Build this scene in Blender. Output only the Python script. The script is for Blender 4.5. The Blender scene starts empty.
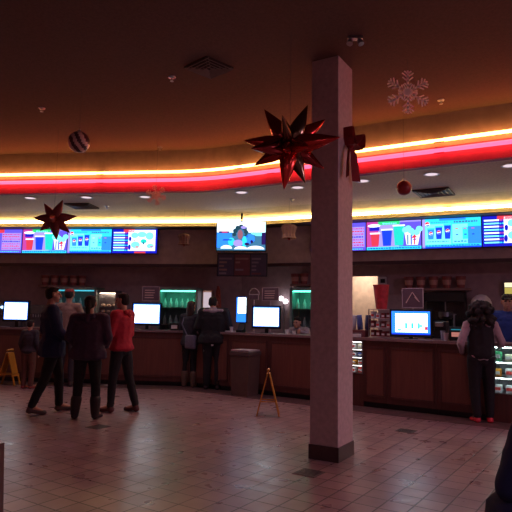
import bpy, bmesh, math, random
from mathutils import Vector, Matrix, noise
random.seed(7)
sc = bpy.context.scene
col = sc.collection
PI = math.pi
R = math.radians
V = Vector

# ------------------------------------------------------------------ camera
F, H = 560.0, 1.40
CM = Matrix.Rotation(PI/2 + math.atan(58/F), 3, 'X') @ Matrix.Rotation(R(.93), 3, 'Z')
cd = bpy.data.cameras.new('camera'); cam = bpy.data.objects.new('camera', cd); col.objects.link(cam)
cd.sensor_width = 36; cd.lens = 36*F/512; cd.clip_start = .05
cam.matrix_world = Matrix.Translation((0, 0, H)) @ CM.to_4x4()
sc.camera = cam

def ray(x, y): return CM @ V(((x-256)/F, (256-y)/F, -1))
def atz(x, y, z):
    d = ray(x, y); t = (z-H)/d.z; return V((d.x*t, d.y*t, z))
def at(x, y, Y):
    d = ray(x, y); t = Y/d.y; return V((d.x*t, Y, H+d.z*t))

class Line:
    """a vertical plane of the plan: through p, rising along slope; v metres behind it"""
    def __init__(s, x, y, slope):
        s.p = V((x, y)); s.d = V((1, slope)).normalized(); s.n = V((-s.d.y, s.d.x)); s.rz = math.atan(slope); s.sl = slope
    def hit(s, px, py, v=0):
        d = ray(px, py); q = s.p + s.n*v
        t = q.dot(s.n)/(d.x*s.n.x + d.y*s.n.y)
        return V((d.x*t, d.y*t, H+d.z*t))
    def y(s, x, v=0):
        q = s.p + s.n*v; return q.y + (x-q.x)*s.sl
    def at_x(s, x, v=0): return V((x, s.y(x, v)))
def cross(a, b, va=0, vb=None):
    vb = va if vb is None else vb
    x = (b.y(0, vb)-a.y(0, va))/(a.sl-b.sl); return V((x, a.y(x, va)))

FL, FR = Line(-1.94, 9.074, -.135), Line(1.561, 7.593, -.56)     # dropped edge of the lobby ceiling
ML, MR = Line(-2.13, 12.08, -.12), Line(1.9, 10.88, -.43)        # wall that carries the menu screens
CL, CR = Line(-2.18, 10.95, -.10), Line(1.80, 8.75, -.70)        # front of the concession counter
CEIL, LOW, TOPZ = 4.06, 3.37, 1.06

# ------------------------------------------------------------------ materials
MATS = {}
def mat(name, c, rough=.6, metal=0, emis=None, es=0, var=.12, scale=8, trans=0, bump=0, coat=0):
    if name in MATS: return MATS[name]
    m = bpy.data.materials.new(name); m.use_nodes = True
    nt = m.node_tree; b = nt.nodes['Principled BSDF']
    b.inputs['Roughness'].default_value = rough; b.inputs['Metallic'].default_value = metal
    tc = nt.nodes.new('ShaderNodeTexCoord'); nz = nt.nodes.new('ShaderNodeTexNoise')
    nz.inputs['Scale'].default_value = scale; nz.inputs['Detail'].default_value = 3
    nt.links.new(tc.outputs['Object'], nz.inputs['Vector'])
    rp = nt.nodes.new('ShaderNodeValToRGB')
    rp.color_ramp.elements[0].color = (*[x*(1-var) for x in c], 1); rp.color_ramp.elements[0].position = .3
    rp.color_ramp.elements[1].color = (*[min(1, x*(1+var)) for x in c], 1); rp.color_ramp.elements[1].position = .7
    nt.links.new(nz.outputs['Fac'], rp.inputs['Fac']); nt.links.new(rp.outputs['Color'], b.inputs['Base Color'])
    if emis:
        b.inputs['Emission Color'].default_value = (*emis, 1); b.inputs['Emission Strength'].default_value = es
    if trans: b.inputs['Transmission Weight'].default_value = trans
    if coat: b.inputs['Coat Weight'].default_value = coat
    if bump:
        bp = nt.nodes.new('ShaderNodeBump'); bp.inputs['Strength'].default_value = bump
        nt.links.new(nz.outputs['Fac'], bp.inputs['Height']); nt.links.new(bp.outputs['Normal'], b.inputs['Normal'])
    MATS[name] = m; return m
def glow(name, c, s=1): return mat(name, (.02, .02, .02), .5, emis=c, es=s)

def glass_mat():
    m = bpy.data.materials.new('clear_glass'); m.use_nodes = True
    nt = m.node_tree; nt.nodes.clear()
    o = nt.nodes.new('ShaderNodeOutputMaterial'); mx = nt.nodes.new('ShaderNodeMixShader')
    t = nt.nodes.new('ShaderNodeBsdfTransparent'); g = nt.nodes.new('ShaderNodeBsdfGlossy')
    fr = nt.nodes.new('ShaderNodeFresnel'); fr.inputs['IOR'].default_value = 1.35
    g.inputs['Roughness'].default_value = .05; t.inputs['Color'].default_value = (.93, .95, .96, 1)
    nt.links.new(fr.outputs[0], mx.inputs[0]); nt.links.new(t.outputs[0], mx.inputs[1]); nt.links.new(g.outputs[0], mx.inputs[2])
    nt.links.new(mx.outputs[0], o.inputs[0]); return m
GLASS = glass_mat()

def tile_mat():
    m = bpy.data.materials.new('quarry_tile_floor'); m.use_nodes = True
    nt = m.node_tree; b = nt.nodes['Principled BSDF']; L = nt.links.new
    tc = nt.nodes.new('ShaderNodeTexCoord'); mp = nt.nodes.new('ShaderNodeMapping')
    mp.inputs['Rotation'].default_value = (0, 0, R(34)); L(tc.outputs['Object'], mp.inputs['Vector'])
    br = nt.nodes.new('ShaderNodeTexBrick'); br.offset = 0; br.squash = 1
    br.inputs['Scale'].default_value = 1; br.inputs['Brick Width'].default_value = .203; br.inputs['Row Height'].default_value = .203
    br.inputs['Mortar Size'].default_value = .007; br.inputs['Mortar Smooth'].default_value = .3
    br.inputs['Color1'].default_value = (.41, .285, .295, 1); br.inputs['Color2'].default_value = (.31, .21, .22, 1)
    br.inputs['Mortar'].default_value = (.055, .035, .04, 1); L(mp.outputs[0], br.inputs['Vector'])
    nz = nt.nodes.new('ShaderNodeTexNoise'); nz.inputs['Scale'].default_value = 1.5; nz.inputs['Detail'].default_value = 4
    nz.inputs['Roughness'].default_value = .65; L(tc.outputs['Object'], nz.inputs['Vector'])
    rp = nt.nodes.new('ShaderNodeValToRGB'); rp.color_ramp.elements[0].position = .25; rp.color_ramp.elements[1].position = .72
    rp.color_ramp.elements[0].color = (.38, .33, .34, 1); rp.color_ramp.elements[1].color = (1, 1, 1, 1); L(nz.outputs['Fac'], rp.inputs['Fac'])
    mx = nt.nodes.new('ShaderNodeMix'); mx.data_type = 'RGBA'; mx.blend_type = 'MULTIPLY'; mx.inputs['Factor'].default_value = .5
    L(br.outputs['Color'], mx.inputs['A']); L(rp.outputs['Color'], mx.inputs['B']); L(mx.outputs['Result'], b.inputs['Base Color'])
    n2 = nt.nodes.new('ShaderNodeTexNoise'); n2.inputs['Scale'].default_value = 5; L(tc.outputs['Object'], n2.inputs['Vector'])
    mr = nt.nodes.new('ShaderNodeMapRange'); mr.inputs['To Min'].default_value = .18; mr.inputs['To Max'].default_value = .45
    L(n2.outputs['Fac'], mr.inputs['Value']); L(mr.outputs[0], b.inputs['Roughness'])
    bp = nt.nodes.new('ShaderNodeBump'); bp.inputs['Strength'].default_value = .35; bp.inputs['Distance'].default_value = .01; bp.invert = True
    L(br.outputs['Fac'], bp.inputs['Height']); L(bp.outputs[0], b.inputs['Normal'])
    return m

def wood_mat(name, a, c):
    m = bpy.data.materials.new(name); m.use_nodes = True
    nt = m.node_tree; b = nt.nodes['Principled BSDF']; L = nt.links.new
    tc = nt.nodes.new('ShaderNodeTexCoord'); mp = nt.nodes.new('ShaderNodeMapping'); mp.inputs['Scale'].default_value = (14, 14, 1.2)
    nz = nt.nodes.new('ShaderNodeTexNoise'); nz.inputs['Scale'].default_value = 2; nz.inputs['Detail'].default_value = 6
    rp = nt.nodes.new('ShaderNodeValToRGB'); rp.color_ramp.elements[0].color = (*a, 1); rp.color_ramp.elements[1].color = (*c, 1)
    rp.color_ramp.elements[0].position = .3; rp.color_ramp.elements[1].position = .75
    L(tc.outputs['Object'], mp.inputs[0]); L(mp.outputs[0], nz.inputs['Vector']); L(nz.outputs['Fac'], rp.inputs[0]); L(rp.outputs[0], b.inputs['Base Color'])
    b.inputs['Roughness'].default_value = .42; return m

WOOD = wood_mat('stained_oak', (.14, .05, .038), (.19, .07, .05))
WOOD2 = wood_mat('stained_oak_rail', (.085, .03, .026), (.12, .042, .036))
m_wall = mat('mauve_paint', (.46, .34, .36), .8)
m_trim = mat('dark_trim', (.055, .02, .03), .5)
m_black = mat('black_plastic', (.012, .012, .014), .4)
m_grey = mat('grey_plastic', (.20, .20, .22), .5)
m_steel = mat('brushed_steel', (.5, .5, .53), .32, metal=1)
m_white = mat('white_plastic', (.75, .74, .74), .5)

# ------------------------------------------------------------------ mesh builder
class MB:
    def __init__(s): s.bm = bmesh.new(); s.mi = 0
    def _new(s, r, mtx=None):
        vs = [e for e in r['verts']]
        if mtx is not None: bmesh.ops.transform(s.bm, matrix=mtx, verts=vs)
        for f in {f for v in vs for f in v.link_faces}: f.material_index = s.mi
        return vs
    def box(s, c, d, rot=None, bev=0, mi=None):
        if mi is not None: s.mi = mi
        m = Matrix.Translation(c) @ (rot or Matrix.Identity(4)) @ Matrix.Diagonal((*d, 1))
        vs = s._new(bmesh.ops.create_cube(s.bm, size=1), m)
        if bev:
            es = list({e for v in vs for e in v.link_edges})
            r = bmesh.ops.bevel(s.bm, geom=es, offset=bev, segments=2, affect='EDGES', profile=.5)
            for f in r['faces']: f.material_index = s.mi
        return s
    def bb(s, x0, y0, z0, x1, y1, z1, bev=0, mi=None):
        return s.box(((x0+x1)/2, (y0+y1)/2, (z0+z1)/2), (abs(x1-x0), abs(y1-y0), abs(z1-z0)), None, bev, mi)
    def cyl(s, a, b, r0, r1=None, n=12, mi=None, caps=True):
        if mi is not None: s.mi = mi
        a, b = V(a), V(b); d = b-a; r1 = r0 if r1 is None else r1
        m = Matrix.Translation((a+b)/2) @ d.to_track_quat('Z', 'Y').to_matrix().to_4x4()
        s._new(bmesh.ops.create_cone(s.bm, cap_ends=caps, segments=n, radius1=r0, radius2=r1, depth=d.length), m); return s
    def ball(s, c, r, n=12, mi=None, rot=None):
        if mi is not None: s.mi = mi
        r = (r, r, r) if isinstance(r, (int, float)) else r
        s._new(bmesh.ops.create_uvsphere(s.bm, u_segments=n*2, v_segments=n, radius=1), Matrix.Translation(c) @ (rot or Matrix.Identity(4)) @ Matrix.Diagonal((*r, 1))); return s
    def poly(s, pts, mi=None):
        if mi is not None: s.mi = mi
        f = s.bm.faces.new([s.bm.verts.new(p) for p in pts]); f.material_index = s.mi; return s
    def prism(s, pts, off, mi=None):
        if mi is not None: s.mi = mi
        off = V(off); a = [s.bm.verts.new(p) for p in pts]; b = [s.bm.verts.new(V(p)+off) for p in pts]
        fs = [s.bm.faces.new(a), s.bm.faces.new(b[::-1])]
        n = len(a)
        for i in range(n): fs.append(s.bm.faces.new((a[i], b[i], b[(i+1) % n], a[(i+1) % n])))
        for f in fs: f.material_index = s.mi
        return s
    def lathe(s, prof, c=(0, 0, 0), n=20, mi=None):
        if mi is not None: s.mi = mi
        c = V(c); rings = []
        for r, z in prof:
            rings.append([s.bm.verts.new(c+V((max(r, .0005)*math.cos(2*PI*i/n), max(r, .0005)*math.sin(2*PI*i/n), z))) for i in range(n)])
        for a, b in zip(rings, rings[1:]):
            for i in range(n):
                f = s.bm.faces.new((a[i], a[(i+1) % n], b[(i+1) % n], b[i])); f.material_index = s.mi
        for rg in (rings[0], rings[-1]):
            f = s.bm.faces.new(rg); f.material_index = s.mi
        return s
    def tube(s, pts, r, n=8, mi=None):
        if mi is not None: s.mi = mi
        pts = [V(p) for p in pts]; rings = []
        for i, p in enumerate(pts):
            t = (pts[min(i+1, len(pts)-1)]-pts[max(i-1, 0)]).normalized()
            up = V((0, 0, 1)) if abs(t.z) < .95 else V((1, 0, 0))
            a = t.cross(up).normalized(); b = a.cross(t)
            rings.append([s.bm.verts.new(p+a*r*math.cos(2*PI*k/n)+b*r*math.sin(2*PI*k/n)) for k in range(n)])
        fs = []
        for a, b in zip(rings, rings[1:]):
            for k in range(n): fs.append(s.bm.faces.new((a[k], a[(k+1) % n], b[(k+1) % n], b[k])))
        fs += [s.bm.faces.new(rings[0]), s.bm.faces.new(rings[-1][::-1])]
        for f in fs: f.material_index = s.mi
        return s
    def hull(s, a, ra, b, rb):
        """a limb: convex hull of two ellipsoids"""
        t = bmesh.new()
        for c, r in ((a, ra), (b, rb)):
            r = (r, r, r) if isinstance(r, (int, float)) else r
            bmesh.ops.create_icosphere(t, subdivisions=2, radius=1, matrix=Matrix.Translation(c) @ Matrix.Diagonal((*r, 1)))
        g = bmesh.ops.convex_hull(t, input=t.verts)
        bad = [e for e in set(g['geom_interior'] + g['geom_unused']) if isinstance(e, bmesh.types.BMVert) and e.is_valid]
        bmesh.ops.delete(t, geom=bad, context='VERTS')
        me = bpy.data.meshes.new('t'); t.to_mesh(me); t.free(); s.bm.from_mesh(me); bpy.data.meshes.remove(me); return s
    def build(s, name, mats, parent=None, loc=(0, 0, 0), rz=0, smooth=False, normals=True):
        if normals: bmesh.ops.recalc_face_normals(s.bm, faces=s.bm.faces)
        me = bpy.data.meshes.new(name); s.bm.to_mesh(me); s.bm.free()
        for m in (mats if isinstance(mats, (list, tuple)) else [mats]): me.materials.append(m)
        if smooth:
            for p in me.polygons: p.use_smooth = True
        o = bpy.data.objects.new(name, me); col.objects.link(o)
        o.location = loc; o.rotation_euler = (0, 0, rz); o.parent = parent; return o

def tag(o, label, cat, group=None, kind=None):
    o['label'] = label; o['category'] = cat
    if group: o['group'] = group
    if kind: o['kind'] = kind
    return o
def thing(name, label, cat, loc=(0, 0, 0), rz=0, group=None):
    o = bpy.data.objects.new(name, None); col.objects.link(o); o.location = loc; o.rotation_euler = (0, 0, rz); o.empty_display_size = .1
    return tag(o, label, cat, group)
def struct(name, mb, m, **k):
    o = mb.build(name, m, **k); o['kind'] = 'structure'; return o
def dup(root, loc, label, rz=None):
    def rec(o, p):
        c = o.copy(); col.objects.link(c)
        if p: c.parent = p
        for ch in [x for x in list(bpy.data.objects) if x.parent == o]: rec(ch, c)
        return c
    r = rec(root, None); r.location = loc; r['label'] = label
    if rz is not None: r.rotation_euler.z = rz
    return r

# ------------------------------------------------------------------ the room
XL, XR = -8.0, 7.6
def path(a, b, v=0, fil=.35, x0=XL, x1=XR, n=10):
    """the plan line along a then b, with a rounded bend"""
    c = cross(a, b, v); p0, p1 = c-a.d*fil, c+b.d*fil
    pts = [a.at_x(x0, v), p0]
    for i in range(1, n):
        t = i/n; pts.append(p0*(1-t)**2 + c*2*t*(1-t) + p1*t*t)
    return pts + [p1, b.at_x(x1, v)]
def band(name, a, b, v0, v1, z0, z1, m, fil=.35, kind=True, **k):
    """a solid strip of wall that follows the bend, v0..v1 behind the line"""
    A, B = path(a, b, v0, fil, **k), path(a, b, v1, fil, **k)
    mb = MB()
    for i in range(len(A)-1):
        mb.prism([(A[i].x, A[i].y, z0), (A[i+1].x, A[i+1].y, z0), (B[i+1].x, B[i+1].y, z0), (B[i].x, B[i].y, z0)], (0, 0, z1-z0))
    bmesh.ops.remove_doubles(mb.bm, verts=mb.bm.verts, dist=.0005)
    seen = {}
    for f in mb.bm.faces:
        seen.setdefault(tuple(sorted(v.index for v in f.verts)), []).append(f)
    o = mb.build(name, m)
    if kind: o['kind'] = 'structure'
    return o

struct('floor', MB().bb(XL, -2.6, -.1, XR, 14, 0), tile_mat())
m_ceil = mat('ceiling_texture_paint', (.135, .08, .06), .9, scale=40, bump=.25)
# lobby ceiling ends at the fascia
pf = path(FL, FR, .12, .35)
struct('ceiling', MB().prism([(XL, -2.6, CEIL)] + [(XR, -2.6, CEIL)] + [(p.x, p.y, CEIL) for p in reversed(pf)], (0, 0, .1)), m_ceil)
m_fas = mat('fascia_paint', (.30, .21, .17), .7)
band('wall_fascia', FL, FR, 0, .12, 3.615, CEIL, m_fas)
band('trim_5', FL, FR, 0, .12, LOW, 3.615, mat('fascia_red', (.42, .045, .10), .6))  # lower band of the fascia, redder than the upper one
# lower ceiling over the counter
pf, pm = path(FL, FR, .12, .35), path(ML, MR, 0, .5)
low = MB()
for i in range(len(pf)-1):
    low.prism([(pf[i].x, pf[i].y, LOW), (pf[i+1].x, pf[i+1].y, LOW), (pm[i+1].x, pm[i+1].y, LOW), (pm[i].x, pm[i].y, LOW)], (0, 0, .08))
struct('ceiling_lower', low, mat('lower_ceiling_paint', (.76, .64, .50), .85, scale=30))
band('wall_menu', ML, MR, -.35, .4, 2.41, LOW, m_wall, .5)
band('trim_1', ML, MR, -.39, -.35, 2.345, 2.41, m_trim, .5)
band('trim_2', ML, MR, -.72, -.35, 3.14, 3.153, mat('green_trim', (.07, .065, .045), .6), .5)
cprof = [(-1.3+.9*math.sin(a*PI/20), 3.153+.215*math.cos(a*PI/20)) for a in range(11)] + [(-.351, 3.153), (-.351, LOW-.001), (-1.3, LOW-.001)]
cmb = MB(); crows = [[cmb.bm.verts.new((p.x, p.y, z)) for p in path(ML, MR, v, .5)] for v, z in cprof]
for A_, B_ in zip(crows, crows[1:] + crows[:1]):
    for k in range(len(A_)-1): cmb.bm.faces.new((A_[k], A_[k+1], B_[k+1], B_[k]))
struct('trim_4', cmb, mat('cove_paint', (.60, .50, .34), .8))
# lower back wall with an opening to the lit room behind
OP0, OP1 = MR.hit(332, 300, .4), MR.hit(379, 300, .4)
def wallseg(name, ln, x0, x1, z0, z1, v=.4, th=.1, m=None):
    a, b, c, d = ln.at_x(x0, v), ln.at_x(x1, v), ln.at_x(x1, v+th), ln.at_x(x0, v+th)
    return struct(name, MB().prism([(q.x, q.y, z0) for q in (a, b, c, d)], (0, 0, z1-z0)), m or m_wall)
xc = cross(ML, MR, .4).x
wallseg('wall_back_left', ML, XL, xc, 0, 2.41)
wallseg('wall_back_center', MR, xc, OP0.x, 0, 2.41)
wallseg('wall_back_header', MR, OP0.x, OP1.x, 2.19, 2.41)
wallseg('wall_back_sill', MR, OP0.x, OP1.x, 0, 1.0)
wallseg('wall_back_right', MR, OP1.x, XR, 0, 2.41)
m_cream = mat('cream_paint', (.85, .68, .55), .8)
wallseg('wall_kitchen', MR, OP0.x-.8, OP1.x+.9, 0, 2.6, 1.5, .1, m_cream)
wallseg('ceiling_kitchen', MR, OP0.x-.8, OP1.x+.9, 2.6, 2.65, .5, 1.1, m_cream)
struct('wall_left', MB().bb(XL-.1, -2.6, 0, XL, 14, CEIL+.1), m_wall)
struct('wall_right', MB().bb(XR, -2.6, 0, XR+.1, 9, CEIL+.1), m_wall)
struct('wall_front', MB().bb(XL-.1, -2.7, 0, XR+.1, -2.6, CEIL+.1), m_wall)
# thin strip along the counter foot, darker than the floor
band('trim_3', CL, CR, -.42, .05, 0, .006, mat('dark_floor_strip', (.13, .085, .08), .35, scale=14, var=.5), .1)

# ------------------------------------------------------------------ neon
def neon(name, a, b, v, z, r, m, label, brackets, bm_mat):
    t = thing(name, label, 'neon tube', (0, 0, 0), 0)
    pts = path(a, b, v, .6, x0=XL+.05, x1=XR-.05, n=16)
    MB().tube([(p.x, p.y, z) for p in pts], r, 10).build('glass_tube', m, t, smooth=True)
    for x in brackets:
        ln = a if x < cross(a, b, v).x else b
        p = ln.at_x(x, v)
        MB().box((0, .0, 0), (.13, .02, r*2.6)).box((0, -v/2+.003, r*1.1), (.02, abs(v)-.006, .02)).build('bracket', bm_mat, t, (p.x, p.y, z), ln.rz)
    return t
neon('neon_tube', FL, FR, -.07, 3.68, .022, glow('yellow_neon_glow', (1, .45, .11), 12), 'upper yellow neon tube running along the dropped ceiling edge', (-2.6, -.3, 2.35), m_trim)
neon('neon_tube', FL, FR, -.07, 3.545, .029, glow('red_neon_glow', (1, .028, .06), 9), 'red neon tube just below the upper yellow one on the ceiling edge', (-2.6, .2, 2.35), m_trim)
neon('neon_tube', ML, MR, -.69, 3.255, .028, glow('cove_neon_glow', (1, .66, .24), 17), 'pale yellow neon tube above the menu screens', (-5, 3.3), m_fas)

# ------------------------------------------------------------------ recessed downlights in the lower ceiling
def downlight(px, py, label):
    p = atz(px, py, LOW)
    t = thing('recessed_downlight', label, 'ceiling light', (p.x, p.y, LOW), 0, 'recessed downlights over the counter')
    MB().lathe([(.10, -.001), (.115, -.012), (.09, -.012), (.085, -.004)], n=24).build('trim_ring', m_white, t)
    MB().cyl((0, 0, -.009), (0, 0, -.002), .083, n=24).build('lens', glow('downlight_lens', (1, .78, .86), .85), t)
    l = bpy.data.lights.new('downlight_beam', 'SPOT'); l.energy = 16; l.color = (1, .68, .90); l.spot_size = R(150); l.spot_blend = .8; l.shadow_soft_size = .08
    lo = bpy.data.objects.new('downlight_beam', l); col.objects.link(lo); lo.location = (p.x, p.y, LOW-.03)
for q, lb in zip([(30, 197.6), (86.5, 197), (145, 196.5), (241.5, 192), (297.5, 187), (362.5, 180.5), (431.5, 173.8), (510, 165)],
    ['leftmost round downlight above the left menu screens', 'round downlight right of the small foil star', 'round downlight just left of the small red snowflake',
     'round downlight above the hanging television', 'round downlight just left of the column behind the big foil star', 'round downlight just right of the column and bow',
     'round downlight right of the small red hanging ball', 'rightmost round downlight at the picture edge']):
    downlight(*q, lb)

# ------------------------------------------------------------------ ceiling vents and sprinklers
def vent(p, w, rz, label, n=4, dark=False):
    t = thing('ceiling_vent', label, 'air vent', p, rz)
    a, b = (mat('vent_dark_metal', (.05, .04, .035), .7), mat('vent_brown_metal', (.22, .17, .15), .6))
    MB().bb(-w/2, -w/2, -.012, w/2, w/2, -.001).build('backing', a, t)
    for k in range(n):
        r = w/2*(1-k/(n+.3)); q = MB()
        for s in (-1, 1):
            q.box((0, s*(r-.02), -.018-.003*k), (2*r, .03, .006), Matrix.Rotation(-s*.5, 4, 'X'))
            q.box((s*(r-.02), 0, -.018-.003*k), (.03, 2*r, .006), Matrix.Rotation(s*.5, 4, 'Y'))
        q.build('louver_ring', b, t)
p = atz(209, 67, CEIL); vent((p.x, p.y, CEIL), .38, R(45), 'square four-way vent in the dark lobby ceiling')
p = atz(82, 205.5, LOW); vent((p.x, p.y, LOW), .48, FL.rz, 'flat air vent in the lower ceiling behind the small foil star')
p = atz(434, 192, LOW); vent((p.x, p.y, LOW), .55, FR.rz, 'flat air vent in the lower ceiling right of the red ball')
def sprinkler(px, py, z, label):
    p = atz(px, py, z); t = thing('fire_sprinkler', label, 'sprinkler', (p.x, p.y, z), 0, 'ceiling sprinklers')
    MB().lathe([(.045, -.001), (.04, -.012), (.015, -.016)], n=16).build('escutcheon', m_steel, t)
    MB().cyl((0, 0, -.012), (0, 0, -.05), .008).cyl((0, 0, -.052), (0, 0, -.048), .022, n=10).build('head', m_steel, t)
for q in [(42, 108, CEIL, 'small sprinkler up left of the striped ball'), (172, 77, CEIL, 'small sprinkler left of the square ceiling vent'), (441, 100, CEIL, 'small sprinkler right of the big white snowflake'),
          (160, 147, CEIL, 'small sprinkler between striped ball and large foil star'), (107, 206, LOW, 'sprinkler in the lower ceiling right of the vent'), (292, 199, LOW, 'sprinkler in the lower ceiling beside the column')]: sprinkler(*q)
p = atz(355, 37, CEIL)
t = thing('ceiling_speaker', 'small twin-headed shiny spot lamp above the column', 'spot lamp', (p.x, p.y, CEIL), 0)
t.name = 'twin_spot_lamp'
MB().bb(-.07, -.03, -.025, .07, .03, -.001).build('base', m_steel, t)
for s in (-1, 1): MB().cyl((s*.04, 0, -.025), (s*.055, -.02, -.08), .02, .03, 14).build('lamp_head', m_steel, t)

# ------------------------------------------------------------------ column
CA = R(-31); cc = V((.905, 5.512)) ; near = V((.814, 5.512))
cc = near + V((-math.cos(CA)*.15, -math.sin(CA)*.15)) + V((-math.sin(CA)*.195, math.cos(CA)*.195))
t = thing('column', 'square plastered column in the middle of the lobby', 'column', (cc.x, cc.y, 0), CA)
m_col = mat('column_plaster', (.56, .44, .45), .75, scale=20, bump=.1)
MB().bb(-.15, -.195, .0, .15, .195, CEIL, .006).build('shaft', m_col, t)
m_base = mat('dark_tile_base', (.085, .05, .05), .35, scale=12)
q = MB()
for s in (-1, 1):
    q.bb(-.158, s*.1955, .0, .158, s*.203, .14); q.bb(s*.1505, -.203, .0, s*.158, .203, .14)
q.build('tile_base', m_base, t)

# ------------------------------------------------------------------ hanging decorations
m_string = mat('thin_string', (.1, .08, .08), .6)
def string(parent, z0, ztop, x=0, y=0): MB().cyl((x, y, z0), (x, y, ztop), .0018, n=5).build('string', m_string, parent)
foil = [mat('red_foil', (.55, .05, .04), .18, metal=1), mat('red_dark_foil', (.34, .05, .05), .16, metal=1), mat('olive_foil', (.20, .12, .08), .18, metal=1), mat('red_bright_foil', (.7, .06, .05), .2, metal=1)]
def starburst(px, py, Y, tips, k, label, wid=.225, zt=CEIL, pal=foil):
    c = at(px, py, Y); t = thing('foil_starburst', label, 'hanging star', c, 0)
    MB().ball((0, 0, 0), .05*k).build('hub', pal[0], t, smooth=True)
    for i, (dx, dy, dep) in enumerate(tips):
        v = V((dx/F*Y, dep*k, -dy/F*Y)); L = v.length; v.normalize()
        q = MB(); prof = [(.001, 0), (.5, .08), (.85, .2), (.92, .34), (.74, .55), (.42, .76), (.16, .92), (.002, 1)]
        n = 8; rings = []
        up = V((0, -1, 0)) if abs(v.y) < .8 else V((1, 0, 0)); a = v.cross(up).normalized(); b = a.cross(v)
        for r, s in prof:
            rings.append([q.bm.verts.new(v*L*s + (a*math.cos(2*PI*j/n)*1.1+b*math.sin(2*PI*j/n)*.75)*r*L*wid*(1 if j % 2 else .82)) for j in range(n)])
        for A, B in zip(rings, rings[1:]):
            for j in range(n): q.bm.faces.new((A[j], A[(j+1) % n], B[(j+1) % n], B[j]))
        q.bm.faces.new(rings[0]); q.bm.faces.new(rings[-1])
        q.build('foil_point', pal[i % len(pal)] if pal is foil else pal[0], t, smooth=True)
    string(t, .02, zt-c.z)
    return t
starburst(290, 146, 5.05, [(-48, -5, 0), (-27, -41, .06), (18, -44, 0), (37, -31, .05), (50, -6, -.12), (36, 22, .05), (16, 39, 0), (-6, 47, -.04), (-37, 20, .05), (-40, 10, -.2),
                           (-10, -20, -.32), (16, 12, -.34), (-8, 14, -.3), (12, -16, .3), (-14, 6, .3)], 1, 'large red and green foil star hanging beside the column')
brown = [mat('brown_foil', (.30, .08, .09), .4, metal=.3)]
starburst(54, 219, 8.0, [(-21, -1, 0), (-11, -16, 0), (8, -20, 0), (22, -4, .05), (17, 14, 0), (5, 22, -.05), (-15, 12, .05), (2, 2, -.25)], 1, 'smaller dark brown foil star hanging by the left menu screens', .27, CEIL, brown)
def snowflake(px, py, Y, r, m, label, tilt=0):
    c = at(px, py, Y); t = thing('snowflake_ornament', label, 'snowflake', c, 0); q = MB()
    def bar(a, b, w): 
        a, b = V(a), V(b); d = (b-a).normalized(); n = V((-d.z, 0, d.x))*w/2
        q.prism([a-n, b-n*.7, b+n*.7, a+n], (0, .002, 0))
    for k in range(6):
        an = PI/2+k*PI/3+tilt; d = V((math.cos(an), 0, math.sin(an)))
        bar(d*r*.06, d*r, r*.10)
        for s0, ln in ((.28, .2), (.5, .3), (.68, .32), (.84, .2)):
            for sg in (-1, 1):
                e = V((math.cos(an+sg*R(52)), 0, math.sin(an+sg*R(52)))); bar(d*r*s0, d*r*s0+e*r*ln, r*.08)
        for j in (1,):
            e = V((math.cos(an+PI/6), 0, math.sin(an+PI/6))); bar(e*r*.05, e*r*.42, r*.07)
    q.cyl((0, -.001, 0), (0, .003, 0), r*.13, n=12)
    q.build('flake', m, t); string(t, r*.98, CEIL-c.z)
def frost(name, c):
    m = mat(name, c, .5); nt = m.node_tree; b = nt.nodes['Principled BSDF']; o = nt.nodes['Material Output']
    tr = nt.nodes.new('ShaderNodeBsdfTranslucent'); tr.inputs[0].default_value = (*c, 1); mx = nt.nodes.new('ShaderNodeMixShader'); mx.inputs[0].default_value = .6
    nt.links.new(b.outputs[0], mx.inputs[1]); nt.links.new(tr.outputs[0], mx.inputs[2]); nt.links.new(mx.outputs[0], o.inputs[0]); return m
snowflake(408, 92, 5.6, .235, frost('glitter_white', (.97, .88, .88)), 'large white glitter snowflake hanging right of the column')
snowflake(156, 195, 8.3, .16, frost('glitter_pink', (.9, .6, .55)), 'small pinkish snowflake hanging in front of the neon, left of center', .2)
# striped ball
c = at(79, 142, 6.5); t = thing('striped_ball_ornament', 'dark and pale striped ball hanging at upper left', 'ball ornament', c, 0)
q = MB().ball((0, 0, 0), .128, 24)
rm = Matrix.Rotation(R(20), 3, 'Y')
for f in q.bm.faces:
    pp = rm @ f.calc_center_median(); f.material_index = int((pp.x + .5*pp.z*abs(pp.z)*4 + 1)/.042) % 2
q.build('ball', [mat('maroon_gloss', (.10, .03, .035), .3), mat('pale_stripe', (.8, .5, .42), .35)], t, smooth=True)
MB().cyl((0, 0, .12), (0, 0, .15), .016).build('cap', m_steel, t); string(t, .15, CEIL-c.z)
c = at(404, 188, 6.4); t = thing('ball_ornament', 'small plain red ball hanging right of the column', 'ball ornament', c, 0)
MB().ball((0, 0, 0), .086, 16).build('ball', mat('red_gloss_ball', (.28, .02, .025), .35), t, smooth=True)
MB().cyl((0, 0, .08), (0, 0, .105), .014).build('cap', m_steel, t); string(t, .105, CEIL-c.z)
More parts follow.
